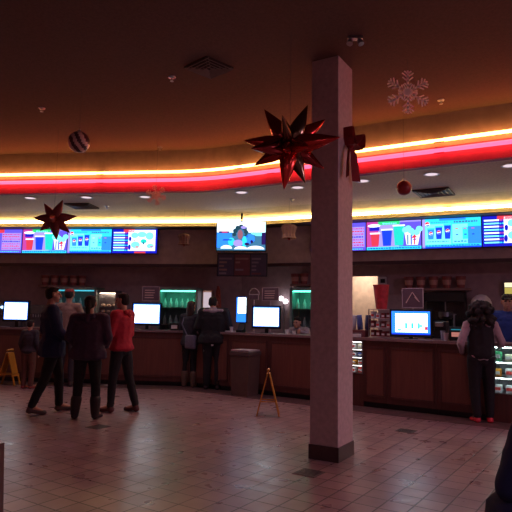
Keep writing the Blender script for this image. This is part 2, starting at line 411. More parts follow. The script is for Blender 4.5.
# paper bells
def bell(px, py, Y, w, m, label, zt):
    c = at(px, py, Y); t = thing('paper_bell_ornament', label, 'bell ornament', c, 0)
    q = MB(); n = 24; rings = []
    for r, z in [(.02, .42), (.3, .4), (.48, .3), (.5, .18), (.42, 0), (.38, -.2), (.42, -.38), (.5, -.46)]:
        rings.append([q.bm.verts.new((w*r*math.cos(2*PI*i/n)*(1 if i % 2 else .88), w*r*math.sin(2*PI*i/n)*(1 if i % 2 else .88), w*z)) for i in range(n)])
    for a, b in zip(rings, rings[1:]):
        for i in range(n): q.bm.faces.new((a[i], a[(i+1) % n], b[(i+1) % n], b[i]))
    q.bm.faces.new(rings[0]); o = q.build('bell_body', m, t)
    MB().ball((0, 0, -.5*w), .09*w, 8).cyl((0, 0, -.5*w), (0, 0, 0), .01).build('clapper', foil[0], t, smooth=True)
    string(t, .42*w, zt-c.z)
bell(289, 231, 9.6, .28, mat('tan_tissue', (.50, .30, .18), .7), 'tan paper bell hanging between television and column', LOW)
bell(184, 239, 10.6, .24, mat('brown_tissue', (.22, .09, .06), .7), 'dim brown paper bell hanging left of the television', LOW)
# bow on the right face of the column
br = CA + PI/2
bp = cc + V((math.cos(CA), math.sin(CA)))*.15
zb = at(347, 146, bp.y).z
t = thing('ribbon_bow', 'red ribbon bow tied on the right face of the column', 'bow', (bp.x, bp.y, zb), CA+PI/2)
m_rib = mat('red_ribbon', (.26, .010, .014), .75, var=.3)
def ribbon(pts, w, nm, wv=V((0, -1, 0)), taper=None):
    q = MB(); pts = [V(p) for p in pts]; A = []; n = len(pts)
    for i, p in enumerate(pts):
        ww = w*(taper[i] if taper else 1); A.append((q.bm.verts.new(p-wv*ww*0.0), q.bm.verts.new(p+wv*ww)))
    for i in range(n-1): q.bm.faces.new((A[i][0], A[i+1][0], A[i+1][1], A[i][1]))
    o = q.build(nm, m_rib, t); md = o.modifiers.new('thick', 'SOLIDIFY'); md.thickness = .004; return o
for s in (-1, 1):
    # local x runs along the face, local -y points out of it
    ribbon([(0, -.03, 0), (s*.08, -.04, .06), (s*.15, -.05, .15), (s*.19, -.05, .13), (s*.185, -.05, .03), (s*.12, -.04, -.03), (0, -.03, -.005)], .1, 'bow_loop')
    ribbon([(s*.01, -.035, 0), (s*.04, -.04, -.08), (s*.06, -.035, -.2), (s*.085, -.04, -.36)], .095, 'ribbon_tail', V((s*.75, -.6, 0)), [.4, .8, 1, 1.1])
MB().ball((0, -.05, 0), (.032, .04, .035), 10).build('knot', m_rib, t, smooth=True)

# ------------------------------------------------------------------ screens
def lin(r, g, b):
    f = lambda c: (c/255/12.92) if c <= 10 else ((c/255+.055)/1.055)**2.4
    return (f(r), f(g), f(b))
SC = {}
def px(name, rgb, s=1.0):
    if name not in SC: SC[name] = glow('screen_'+name, lin(*rgb), s*1.25)
    return SC[name]
PAL = [px('violet', (95, 80, 235), 1.2), px('magenta', (200, 70, 170), 1.0), px('red', (225, 60, 85), 1.0), px('blue', (20, 60, 250), 1.3), px('teal', (30, 205, 190), 1.2),
       px('white', (225, 240, 255), 1.5), px('cyan', (45, 200, 255), 1.35), px('deep', (20, 25, 190), 1.1), px('aqua', (120, 240, 245), 1.3), px('lilac', (165, 150, 250), 1.1),
       px('dark', (40, 20, 90), 1), px('green', (50, 220, 130), 1), px('blown', (235, 250, 255), 3.2), px('sky', (40, 120, 255), 1.6), px('slate', (60, 120, 160), 1), px('orange', (240, 130, 90), 1), px('dark_teal', (30, 75, 95), .8), px('skin_tone', (170, 110, 130), .8)]
VI, MA, RE, BL, TE, WH, CY, DE, AQ, LI, DK, GR, BW, SK, SL, OR, TG, OR2 = range(18)
class Gfx:
    """flat artwork on a display face; x 0..1 left to right, y 0..1 bottom to top"""
    def __init__(s, w, h): s.m = MB(); s.w, s.h, s.k = w, h, 0
    def pt(s, x, y): return V(((x-.5)*s.w, -.0006*s.k, y*s.h))
    def rect(s, x0, y0, x1, y1, mi, sk=0): 
        s.k += 0; s.m.poly([s.pt(x0, y0), s.pt(x1, y0), s.pt(x1+sk, y1), s.pt(x0+sk, y1)], mi)
    def lay(s): s.k += 1
    def ell(s, cx, cy, rx, ry, mi, a0=0, a1=2*PI, n=14):
        s.m.poly([s.pt(cx+rx*math.cos(a0+(a1-a0)*i/n), cy+ry*math.sin(a0+(a1-a0)*i/n)) for i in range(n + (0 if abs(a1-a0-2*PI) < .01 else 1))], mi)
    def logo(s, cx, cy, r):
        a = s.w/s.h; s.ell(cx, cy, r, r*a, WH); s.lay()
        s.ell(cx, cy, r*.92, r*a*.92, RE, R(10), R(190)); s.ell(cx, cy, r*.92, r*a*.92, BL, R(215), R(345)); s.lay()
    def cup(s, x, y, w, h, mi, logo=False, lid=WH):
        s.m.poly([s.pt(x-w*.38, y), s.pt(x+w*.38, y), s.pt(x+w*.5, y+h), s.pt(x-w*.5, y+h)], mi); s.lay()
        s.rect(x-w*.56, y+h, x+w*.56, y+h+.05, lid); s.lay()
        if logo: s.logo(x, y+h*.6, w*.3)
    def text(s, x0, x1, y, h, mi, seed=0):
        rr = random.Random(seed*17+int(y*100)); x = x0
        while x < x1-.01:
            w = rr.uniform(.015, .05); s.rect(x, y, min(x+w, x1), y+h*rr.uniform(.7, 1), mi); x += w+.012
    def build(s, t): return s.m.build('display', PAL, t, (0, -.026, 0), normals=False)
def screen(name, label, cat, loc, rz, w, h, draw, group=None, frame=.012, dep=.05, mount=None, tilt=0):
    t = thing(name, label, cat, loc, rz, group)
    MB().bb(-w/2-frame, -.024, -frame*1.4, w/2+frame, dep-.024, h+frame, .004).build('frame', m_black, t)
    g = Gfx(w, h); draw(g); g.build(t)
    if mount: mount(t)
    return t
def mA(g):
    g.rect(0, 0, 1, 1, VI); g.lay(); g.rect(.55, .12, .98, .85, LI); g.rect(0, .12, .5, .6, DE); g.rect(0, .85, .6, 1, RE); g.lay()
    g.cup(.42, .12, .13, .42, BL, True); g.ell(.2, .75, .18, .12, WH); g.lay()
    for i in range(7): g.text(.56, .97, .16+i*.1, .06, (MA, RE, MA, DE)[i % 4], i)
    g.rect(0, .02, .4, .09, BL); g.text(.5, .95, .03, .04, CY, 3)
def mB(g):
    g.rect(0, 0, 1, 1, LI); g.lay(); g.rect(0, .1, .22, 1, MA); g.rect(.2, .88, .62, 1, GR); g.rect(0, 0, 1, .1, CY); g.rect(.6, .1, 1, .95, VI); g.lay()
    g.ell(.14, .86, .12, .06, WH); g.rect(.05, .68, .24, .82, DE); g.lay()
    g.cup(.16, .14, .17, .42, RE); g.cup(.38, .13, .19, .55, BL); g.cup(.6, .13, .2, .68, TE); g.lay()
    g.m.poly([g.pt(.74, .14), g.pt(.94, .14), g.pt(.99, .6), g.pt(.7, .6)], WH); g.lay()
    for i in range(6): g.ell(.72+i*.05, .62+.1*math.sin(i*1.3+.5), .06, .1, AQ)
    g.lay(); g.logo(.88, .38, .05)
    for i in range(3): g.rect(.75+i*.06, .15, .775+i*.06, .5, (SL, BL, RE)[i])
    g.lay(); g.text(.02, .98, .03, .04, DE, 2); g.text(.3, .56, .9, .05, AQ, 4)
def mC(g):
    g.rect(0, 0, 1, 1, CY); g.lay(); g.rect(.06, .12, .5, .82, AQ); g.rect(.52, .14, .78, .8, AQ); g.rect(0, 0, .05, 1, LI); g.rect(.78, .12, 1, .7, SK); g.rect(.3, .93, .75, 1, SK); g.rect(.0, .0, 1, .05, BL); g.lay()
    g.logo(.09, .83, .045)
    for x, h in ((.15, .34), (.29, .4), (.44, .46)): g.cup(x, .3, .12, h, BL if x > .2 else SK, True, CY)
    for x in (.6, .74, .87):
        g.rect(x-.045, .28, x+.045, .68, (AQ, CY, SK)[int(x*10) % 3]); g.lay(); g.rect(x-.03, .62, x+.02, .65, RE); g.rect(x-.02, .42, x+.02, .45, DE)
    g.text(.55, .96, .84, .07, SL, 5); g.text(.15, .45, .86, .03, SK, 8); g.text(.08, .46, .2, .04, SK, 6); g.text(.55, .95, .18, .06, SK, 9); g.text(.05, .98, .06, .035, DE, 7)
def mD(g):
    g.rect(0, 0, 1, 1, DE); g.lay(); g.rect(.36, .1, .96, .97, WH); g.rect(.25, .88, .5, 1, RE); g.rect(.5, 0, .75, .07, RE); g.lay()
    for i in range(8): g.rect(.03, .1+i*.105, .28, .15+i*.105, (AQ, WH)[i % 2]); g.text(.29, .36, .1+i*.105, .05, (CY, MA)[i % 2], i)
    g.lay()
    g.ell(.5, .75, .08, .12, AQ); g.ell(.66, .78, .1, .12, AQ); g.ell(.83, .72, .09, .16, AQ); g.ell(.52, .35, .1, .14, AQ); g.ell(.7, .5, .07, .09, TE); g.ell(.85, .3, .08, .1, AQ); g.lay()
    g.ell(.4, .6, .03, .1, DE); g.ell(.39, .25, .03, .12, DE); g.ell(.5, .52, .03, .02, RE); g.ell(.88, .27, .04, .03, MA); g.ell(.56, .26, .05, .03, RE); g.ell(.7, .42, .02, .06, SL)
MG = 'menu screens above the counter'
def menu_row(ln, xs, labels, z0=2.625, h=.505):
    for (a, b), lb, fn in zip(zip(xs, xs[1:]), labels, (mA, mB, mC, mD)):
        pa, pb = ln.hit(a, 240, -.44), ln.hit(b, 240, -.44); c = (pa+pb)/2; w = (pb-pa).to_2d().length
        def mount(t, w=w):
            MB().bb(-.2, .026, .2, .2, .06, .4).build('wall_bracket', m_steel, t)
        screen('menu_screen', lb, 'menu screen', (c.x, c.y, z0), ln.rz, w-.02, h, fn, MG, .008, .05, mount)
menu_row(ML, [-22, 23, 68, 112.3, 158], ['violet menu screen cut off by the left picture edge', 'menu screen with drink cups behind the small foil star', 'bright cyan soda menu screen second from right in the left row', 'white food menu screen at the right end of the left row'])
menu_row(MR, [311, 366.5, 422, 482, 545], ['violet menu screen half hidden behind the column', 'menu screen with cups and popcorn just right of the column', 'bright cyan soda menu screen in the right row', 'food list menu screen cut off by the right picture edge'], 2.61, .52)
# hanging television and the dark poster below it
def tvg(g):
    g.rect(0, 0, 1, 1, SL); g.lay()
    g.rect(0, .62, 1, 1, WH); g.rect(0, .1, .3, .62, SK); g.rect(.7, .5, 1, 1, AQ); g.lay()
    g.m.poly([g.pt(.28, .1), g.pt(.95, .1), g.pt(.9, .45), g.pt(.66, .6), g.pt(.58, .8), g.pt(.42, .82), g.pt(.36, .5)], SL); g.lay()
    for ex, ey, er in ((.38, .68, .05), (.43, .78, .05), (.5, .82, .05), (.57, .76, .05), (.6, .64, .045), (.36, .55, .04), (.6, .5, .04)): g.ell(ex, ey, er, er*1.6, TG)
    g.ell(.3, .3, .07, .14, CY); g.ell(.68, .4, .1, .16, SK); g.lay()
    g.ell(.48, .55, .055, .17, OR2); g.ell(.44, .25, .1, .12, LI); g.ell(.57, .3, .05, .2, CY); g.lay()
    g.ell(.2, .06, .12, .12, WH, 0, PI); g.ell(.5, .04, .14, .1, WH, 0, PI); g.ell(.8, .04, .18, .12, WH, 0, PI)
    g.rect(.92, .2, 1, .62, DK); g.rect(.04, .6, .25, .66, DK); g.rect(.12, .34, .3, .38, DE, .02); g.lay(); g.rect(.1, .61, .22, .65, RE)
    g.ell(.55, .8, .06, .05, LI); g.ell(.62, .22, .05, .05, DK); g.ell(.72, .3, .03, .06, DK)
c = at(241, 250.5, 10.75); trz = R(-5)
def tvm(t):
    MB().bb(-.15, .04, .15, .15, .08, .45).cyl((0, .06, .3), (0, .06, LOW-c.z-.002), .02).build('ceiling_pole', m_black, t)
screen('television', 'wide television hanging from the ceiling, showing a film scene', 'television', (c.x, c.y, c.z), trz, .945, .56, tvg, None, .014, .06, tvm)
c2 = at(242, 276.5, 10.77); zt = c.z-.045
t = thing('poster_board', 'dark film poster board hanging under the television', 'poster', (c2.x, c2.y, c2.z), trz)
hh = zt-c2.z
MB().bb(-.49, -.01, 0, .49, .012, hh, .003).build('board', m_black, t)
ps = [mat('poster_navy', (.05, .035, .07), .3), mat('poster_maroon', (.12, .03, .035), .3), mat('poster_tan', (.22, .13, .11), .3), mat('poster_grey', (.16, .13, .17), .3)]
q = MB()
for i in range(3):
    x = -.465+i*.315; q.poly([(x, 0, .02), (x+.30, 0, .02), (x+.30, 0, hh-.03), (x, 0, hh-.03)], i % 2)
    for j in range(5): 
        w = random.uniform(.08, .26); z = .04+j*(hh-.1)/5; q.poly([(x+.02, -.001, z), (x+.02+w, -.001, z), (x+.02+w, -.001, z+.035), (x+.02, -.001, z+.035)], random.choice((2, 3, 3, 1)))
q.build('printed_panels', ps, t, (0, -.012, 0), normals=False)
for s in (-1, 1): MB().cyl((s*.4, 0, hh), (s*.4, 0, hh+.025), .006).build('hanger', m_steel, t)

# ------------------------------------------------------------------ counter
def cab(ln, x0, x1, label, npan=1, h=TOPZ-.04, dep=.55, grp='wooden cabinet units of the front counter'):
    a, b = ln.at_x(x0), ln.at_x(x1); c = (a+b)/2; w = (b-a).length-.004
    t = thing('counter_cabinet', label, 'counter cabinet', (c.x, c.y, 0), ln.rz, grp)
    MB().bb(-w/2, .0, .09, w/2, dep, h).build('body', WOOD2, t)
    MB().bb(-w/2, .05, 0, w/2, dep-.02, .09).build('plinth', m_black, t)
    pw = w/npan
    for k in range(npan):
        xa = -w/2+k*pw+.06; xb = -w/2+(k+1)*pw-.06
        q = MB().bb(xa, -.010, .2, xb, .0, h-.12, .004, 0)
        q.mi = 1
        for r in ((xa-.02, .17, xb+.02, .2), (xa-.02, h-.12, xb+.02, h-.09)): q.bb(r[0], -.016, r[1], r[2], 0, r[3])
        for r in ((xa-.02, xa), (xb, xb+.02)): q.bb(r[0], -.016, .17, r[1], 0, h-.09)
        q.build('front_panel', [WOOD, WOOD2], t)
    return t
xb = cross(CL, CR).x
XD0, XD1 = CR.hit(339, 360).x, CR.hit(363, 360).x      # candy display niche
XE = CR.hit(490, 390).x                                 # glass case starts here
ls = [XL+.2, -6.3, -5.3, -4.35, -3.4, -2.45, xb-.02]
ll = ['front counter cabinet by the far left wall', 'front counter cabinet left of the picture edge', 'front counter cabinet behind the left wet floor sign', 'front counter cabinet behind the person in the dark blue coat',
      'front counter cabinet behind the person in the red hoodie', 'front counter cabinet just left of the couple at the counter']
for a, b, lb in zip(ls, ls[1:], ll): cab(CL, a, b, lb)
rs = [xb+.02, -.45, .25, XD0]
for a, b, lb in zip(rs, rs[1:], ['front counter cabinet behind the couple and the trash can', 'front counter cabinet behind the upright wet floor sign', 'front counter cabinet half hidden by the column']): cab(CR, a, b, lb)
xm, xn = CR.hit(387.5, 370).x, CR.hit(437, 370).x
cab(CR, XD1, xm, 'narrow front counter cabinet just right of the candy case'); cab(CR, xm, xn, 'wide front counter cabinet below the right customer monitor'); cab(CR, xn, XE, 'front counter cabinet left of the curly haired woman')
m_top = mat('laminate_top', (.26, .17, .17), .3, scale=30)
o = band('countertop', CL, CR, -.03, .58, TOPZ-.04, TOPZ, m_top, .02, False, x0=XL+.2, x1=XE)
tag(o, 'long dark laminate countertop running the whole concession counter', 'countertop')

# glass display cases
m_lite = glow('case_light', (.80, 1, .95), 16)
goods = [mat('pack_green', (.10, .55, .25), .4), mat('pack_cream', (.85, .82, .6), .4), mat('pack_white', (.8, .82, .85), .4), mat('pack_red', (.65, .06, .06), .4), mat('pack_blue', (.08, .15, .6), .4), mat('pack_orange', (.8, .35, .05), .4)]
def case(ln, x0, x1, z0, z1, label, nsh, goodset, lab, dep=.5, top=False, es=None):
    a, b = ln.at_x(x0), ln.at_x(x1); c = (a+b)/2; w = (b-a).length-.006
    t = thing('display_case', label, 'display case', (c.x, c.y, 0), ln.rz)
    MB().bb(-w/2, .02, .0, w/2, dep, z0).build('base', WOOD2, t)
    q = MB()
    for s in (-1, 1): q.bb(s*(w/2-.02), .0, z0, s*w/2, dep, z1)
    q.bb(-w/2, dep-.02, z0, w/2, dep, z1); q.bb(-w/2, 0, z1-.02, w/2, dep, z1); q.build('frame', m_grey, t)
    MB().bb(-w/2+.02, .004, z0, w/2-.02, .008, z1-.02).build('glass_front', GLASS, t)
    MB().bb(-w/2+.03, .03, z1-.035, w/2-.03, .06, z1-.022).build('light_strip', es or m_lite, t)
    if top: MB().bb(-w/2-.01, -.03, z1, w/2+.01, dep+.05, z1+.03).build('top', m_top, t)
    for k in range(nsh):
        zs = z0+.012+k*(z1-z0-.02)/nsh
        sh = MB().bb(-w/2+.021, .02, zs-.01, w/2-.021, dep-.03, zs).build('shelf', m_steel, t)
        if k: MB().bb(-w/2+.03, .022, zs-.02, w/2-.03, .04, zs-.011).build('light_strip', es or m_lite, sh)
        n = min(12, max(2, int(w/.13))); hgt = (z1-z0)/nsh
        for i in range(n):
            gx = -w/2+.07+i*(w-.14)/(n-1); wd = random.uniform(.04, .052); g = random.choice(goodset[k % len(goodset)])
            hh = hgt*random.uniform(.42, .6)
            p = V((gx, .12, zs)); p.rotate(Matrix.Rotation(ln.rz, 3, 'Z'))
            mb = MB().bb(-wd, -.05, 0, wd, .05, hh, .006, 0).bb(-wd*.8, -.052, hh*.3, wd*.8, -.0505, hh*.7, 0, 1)
            ordn = ('first', 'second', 'third', 'fourth', 'fifth', 'sixth', 'seventh', 'eighth', 'ninth', 'tenth', 'eleventh', 'twelfth')[i]
            o = mb.build('snack_pack', [goods[g], goods[2 if g != 2 else 3]], None, (c.x+p.x, c.y+p.y, zs+.001), ln.rz)
            tag(o, '%s snack pack, %s from left, %s shelf, %s' % (('green', 'cream', 'white', 'red', 'blue', 'orange')[g], ordn, ('bottom', 'middle', 'top')[k] if nsh == 3 else ('bottom', 'second', 'third', 'top')[k], lab), 'snack', 'snack packs inside the ' + lab)
case(CR, XE+.01, XE+1.45, .38, TOPZ-.03, 'lit glass snack case at the right end of the counter', 3, [(2, 3, 2), (2, 3, 5, 2), (0, 1, 1, 0)], 'right glass case', top=True)
case(CR, XD0, XD1, .5, TOPZ-.045, 'narrow candy display case set into the counter beside the column', 4, [(2, 3), (2, 5), (2, 4), (2, 1)], 'candy case by the column', es=glow('candy_case_light', (1, .9, .85), 5))

# back counter units
def backcab(ln, pa, pb, label):
    A, B = ln.hit(pa, 330, -.05), ln.hit(pb, 330, -.05); c = (A+B)/2; w = (B-A).to_2d().length
    t = thing('back_counter', label, 'back counter', (c.x, c.y, 0), ln.rz, 'back counter units')
    MB().bb(-w/2, 0, 0, w/2, .43, .9).build('body', WOOD2, t)
    MB().bb(-w/2, -.02, .9, w/2, .43, .94).build('worktop', m_steel, t)
    n = max(1, int(w/.5))
    for k in range(n):
        x0 = -w/2+k*w/n+.015; x1 = -w/2+(k+1)*w/n-.015
        d = MB().bb(x0, -.018, .1, x1, 0, .87, .004).build('door', WOOD, t)
        MB().bb(x1-.05, -.035, .6, x1-.035, -.018, .75).build('handle', m_steel, d)
backcab(ML, -40, 49, 'back counter at far left under the tub shelf'); backcab(ML, 97, 155, 'back counter between the teal and green drink coolers')
backcab(ML, 199, 226, 'short back counter left of the wall bend'); backcab(MR, 241, 287, 'back counter behind the central customer monitor')
backcab(MR, 339, 540, 'long back counter under the popcorn machine')

# drink coolers
def bottle(mb, x, y, z, h, r, a=0, b=1):
    mb.lathe([(r*.9, 0), (r, .02), (r, h*.55), (r*.4, h*.78), (r*.36, h*.95)], (x, y, z), 8, a); mb.lathe([(r*.42, h*.95), (r*.42, h)], (x, y, z), 8, b); return mb
def cooler(ln, pa, pb, top, label, gl, lab, nb, power, bm):
    A, B = ln.hit(pa, 320, -.12), ln.hit(pb, 320, -.12); c = (A+B)/2; w = (B-A).to_2d().length; h = ln.hit((pa+pb)/2, top, -.12).z
    t = thing('drink_cooler', label, 'drink cooler', (c.x, c.y, 0), ln.rz)
    q = MB(); q.bb(-w/2, 0, 0, -w/2+.05, .48, h); q.bb(w/2-.05, 0, 0, w/2, .48, h); q.bb(-w/2, .44, 0, w/2, .48, h); q.bb(-w/2, 0, h-.06, w/2, .48, h); q.bb(-w/2, 0, 0, w/2, .48, .25)
    q.build('cabinet', mat('cooler_frame', (.30, .40, .38), .4), t)
    MB().bb(-w/2+.055, .005, .26, w/2-.055, .012, h-.065).build('glass_door', GLASS, t)
    MB().bb(-w/2+.06, .05, h-.085, w/2-.06, .12, h-.062).build('light_strip', gl, t)
    k = 0; zs = h-.06-.36
    while zs > .8:
        MB().bb(-w/2+.051, .05, zs-.012, w/2-.051, .43, zs).build('wire_shelf', m_steel, t)
        for i in range(nb):
            gx = -w/2+.12+i*(w-.24)/(nb-1)
            p = V((gx, .16, zs)); p.rotate(Matrix.Rotation(ln.rz, 3, 'Z'))
            o = bottle(MB(), 0, 0, 0, .2, .034).build('bottle', bm, None, (c.x+p.x, c.y+p.y, zs+.001), 0, smooth=True)
            tag(o, 'pale drink bottle, %s from left on the %s shelf of the %s' % (('first', 'second', 'third', 'fourth', 'fifth', 'sixth', 'seventh')[i], ('top', 'second', 'third', 'fourth')[k], lab), 'bottle', 'bottles in the ' + lab)
        k += 1; zs -= .36
gA, gB = glow('cooler_green_light', (.12, 1, .62), 6), glow('cooler_teal_light', (.08, .6, .75), 1.2)
bmA = [mat('bottle_pale', (.75, .85, .8), .3), mat('bottle_cap', (.1, .4, .3), .4)]
cooler(ML, 157, 197, 287.5, 'green lit drink cooler left of the couple at the counter', gA, 'cooler by the couple', 6, 1, bmA)
cooler(MR, 289.5, 336, 287.5, 'green lit drink cooler partly hidden by the column', gA, 'cooler beside the column', 6, 1, bmA)
cooler(ML, 51, 95, 287, 'dim teal drink cooler behind the standing group', gB, 'dim cooler at left', 6, 1, bmA)

# shelves with popcorn tubs
m_tub = [mat('tub_maroon', (.34, .09, .08), .5), mat('tub_label', (.65, .36, .30), .5)]
def tub_shelf(ln, pa, pb, pz, pts, side, names):
    A, B = ln.hit(pa, pz, .1), ln.hit(pb, pz, .1); c = (A+B)/2; w = (B-A).to_2d().length; z = c.z
    t = thing('wall_shelf', side, 'shelf', (c.x, c.y, z), ln.rz)
    MB().bb(-w/2, 0, -.045, w/2, .29, 0).build('board', mat('shelf_board', (.30, .17, .15), .5), t)
    for s in (-1, 1): MB().prism([(s*(w/2-.1), .29, -.045), (s*(w/2-.1), .29, -.07), (s*(w/2-.1), .1, -.045)], (.02, 0, 0)).build('bracket', m_steel, t)
    for x, nm in zip(pts, names):
        p = ln.hit(x, pz, .2)
        o = MB().lathe([(.062, 0), (.088, .2), (.094, .205), (.094, .215), (.08, .215)], (0, 0, 0), 18, 0).lathe([(.0705, .06), (.0835, .15), (.0825, .15), (.069, .06)], (0, 0, 0), 18, 1).build('popcorn_tub', m_tub, None, (p.x, p.y, z+.001), 0)
        tag(o, nm, 'popcorn tub', 'popcorn tubs on the ' + ('left' if ln is ML else 'right') + ' wall shelf')
nn = ['leftmost', 'second', 'middle', 'fourth', 'rightmost']
tub_shelf(ML, 38, 87, 285, [45, 54.5, 64, 73.5, 82], 'wall shelf of popcorn tubs above the standing group', [n+' maroon popcorn tub on the left wall shelf' for n in nn])
tub_shelf(MR, 400, 471, 288, [409, 421, 433.5, 447, 461], 'wall shelf of popcorn tubs above the popcorn machine', [n+' maroon popcorn tub on the right wall shelf' for n in nn])
tub_shelf(MR, 290, 309, 284, [295, 304], 'short wall shelf just left of the column', ['left tub of two on the short shelf near the column', 'right tub of two on the short shelf near the column'])

# ------------------------------------------------------------------ customer monitors
def mon1(g): 
    g.rect(0, 0, 1, 1, SK); g.lay(); g.rect(.025, .03, .975, .95, BW)
def mon2(g):
    g.rect(0, 0, 1, 1, SK); g.lay(); g.rect(.1, .1, .93, .9, BW); g.rect(.0, .0, 1, .06, BL); g.lay()
    for i in range(3): g.rect(.35+i*.16, .25, .41+i*.16, .5, CY); g.rect(.15+i*.2, .78, .27+i*.2, .82, AQ)
    g.rect(.86, .2, .93, .35, RE); g.ell(.2, .2, .06, .06, AQ); g.rect(.7, .3, .8, .45, AQ)
def monitor(ln, x0, x1, y0, y1, draw, label, v=.14, turn=0, w=None):
    a, b = ln.hit(x0, y1, v), ln.hit(x1, y1, v); c = (a+b)/2
    zt = ln.hit((x0+x1)/2, y0, v).z; w = w or (b-a).to_2d().length; zb = c.z
    def mount(t):
        d = c.z-TOPZ
        MB().bb(-.03, .026, -d+.01, .03, .045, .12).bb(-.1, -.04, -d+.001, .1, .12, -d+.012, .003).build('stand', m_black, t)
    return screen('customer_monitor', label, 'monitor', (c.x, c.y, c.z), ln.rz+turn, w-.03, zt-zb-.02, draw, 'customer monitors on the counter', .028, .05, mount)
monitor(CL, 3.5, 28.5, 301, 319.5, mon1, 'glowing white monitor at the far left of the counter')
monitor(CL, 132.5, 160.5, 303, 323.5, mon1, 'glowing white monitor right of the person in the red hoodie')
monitor(CR, 252.5, 280.5, 306, 326.5, mon1, 'glowing white monitor above the upright wet floor sign', turn=R(22), w=.50)
monitor(CR, 392.5, 430, 310, 334.5, mon2, 'blue and white menu monitor right of the column', turn=R(18), w=.59)
# narrow bright screen turned sideways
def mon3(g):
    g.rect(0, 0, 1, 1, SK); g.lay(); g.rect(.15, .35, 1, .98, BW)
a = CR.hit(241.5, 322, .25)
def kmount(t):
    MB().bb(-.05, .026, -(a.z-TOPZ)+.001, .05, .08, .05).build('stand', m_black, t)
screen('order_screen', 'tall narrow bright screen between the couple and the central monitor', 'screen', (a.x, a.y, a.z), R(-20), .19, .46, mon3, None, .012, .05, kmount)
p = CR.hit(240.5, 326, .12)
t = thing('card_terminal', 'black card terminal standing before the narrow screen', 'card terminal', (p.x, p.y, TOPZ), CR.rz)
MB().bb(-.06, -.06, .001, .06, .08, .05, .006).build('body', m_black, t)
MB().box((0, .03, .10), (.15, .02, .12), Matrix.Rotation(-.4, 4, 'X'), .004).build('keypad', m_black, t)
p = CL.hit(226, 328, .2); p = CR.hit(228, 328, .15)
t = thing('cash_tray', 'low grey tray beside the card terminal', 'tray', (p.x, p.y, TOPZ), CR.rz)
MB().bb(-.15, -.08, .001, .12, .1, .025, .004).build('tray', m_white, t); MB().cyl((-.06, 0, .025), (-.06, 0, .17), .02, .03).build('holder', m_grey, t)

# card holders above the monitors
m_acr = mat('acrylic_edge', (.62, .5, .55), .3); m_card = mat('printed_card', (.17, .11, .14), .4)
def holder(ln, x0, x1, y0, y1, v, label, kind):
    a, b = ln.hit(x0, y1, v), ln.hit(x1, y1, v); c = (a+b)/2; w = (b-a).to_2d().length; zt = ln.hit((x0+x1)/2, y0, v).z; h = zt-c.z
    t = thing('sign_holder', label, 'sign', (c.x, c.y, TOPZ), ln.rz); d = c.z-TOPZ
    MB().bb(-.012, 0, .01, .012, .01, d).bb(-.08, -.05, .001, .08, .06, .01).build('stand', m_acr, t)
    q = MB()
    if kind == 'arch':
        n = 14; q.tube([(w*.46*math.cos(PI*i/n), 0, d+h*.45+h*.5*math.sin(PI*i/n)) for i in range(n+1)], .008); q.tube([(-w*.46, 0, d+h*.45), (w*.46, 0, d+h*.45)], .008)
        q.tube([(w*.4, 0, d+h*.45), (w*.4, 0, d)], .008); q.build('frame', m_acr, t)
        MB().bb(-w*.35, 0, d+.02, w*.35, .004, d+h*.4).build('card', m_card, t)
    else:
        for r in ((-w/2, d, w/2, d+.012), (-w/2, d+h-.012, w/2, d+h), (-w/2, d, -w/2+.012, d+h), (w/2-.012, d, w/2, d+h)): q.bb(r[0], -.004, r[1], r[2], .008, r[3])
        q.build('frame', m_acr, t)
        cdo = MB().bb(-w/2+.012, 0, d+.012, w/2-.012, .004, d+h-.012).build('card', m_card, t)
        q = MB()
        if kind == 'tri':
            q.tube([(-w*.3, -.006, d+h*.25), (0, -.006, d+h*.78), (w*.32, -.006, d+h*.3), (w*.1, -.006, d+h*.55)], .008, 6)
        else:
            for i in range(4): q.bb(-w*.35, -.003, d+h*(.2+i*.17), w*(.1+.2*random.random()), -.0005, d+h*(.26+i*.17))
        q.build('printed_mark', mat('card_print', (.8, .6, .55), .5), cdo)
holder(CL, 142, 159.5, 286.5, 301, .32, 'clear sign card above the monitor beside the red hoodie', 'text')
holder(CR, 248.5, 259.5, 288, 300, .3, 'white arch shaped sign left above the central monitor', 'arch')
holder(CR, 262, 279, 287.5, 301, .38, 'square sign card above the central monitor', 'text')
holder(CR, 402, 423.5, 288, 308, .36, 'framed sign card with a triangle mark above the right monitor', 'tri')

# twin emergency lamp left of the column
c = MR.hit(284, 300, .3)
t = thing('heat_lamp', 'pair of small bright lamps on a post left of the column', 'lamp', (c.x, c.y, .94), MR.rz)
MB().cyl((0, 0, 0), (0, 0, c.z-.94+.02), .012).cyl((0, 0, .0), (0, 0, .02), .07).build('post', m_steel, t)
ml = glow('bulb_glow', (1, .9, .95), 5)
MB().ball((-.05, -.04, c.z-.94+.03), (.055, .04, .05)).build('bulb', ml, t, smooth=True); MB().ball((.05, -.04, c.z-.94-.03), (.055, .04, .05)).build('bulb', ml, t, smooth=True)

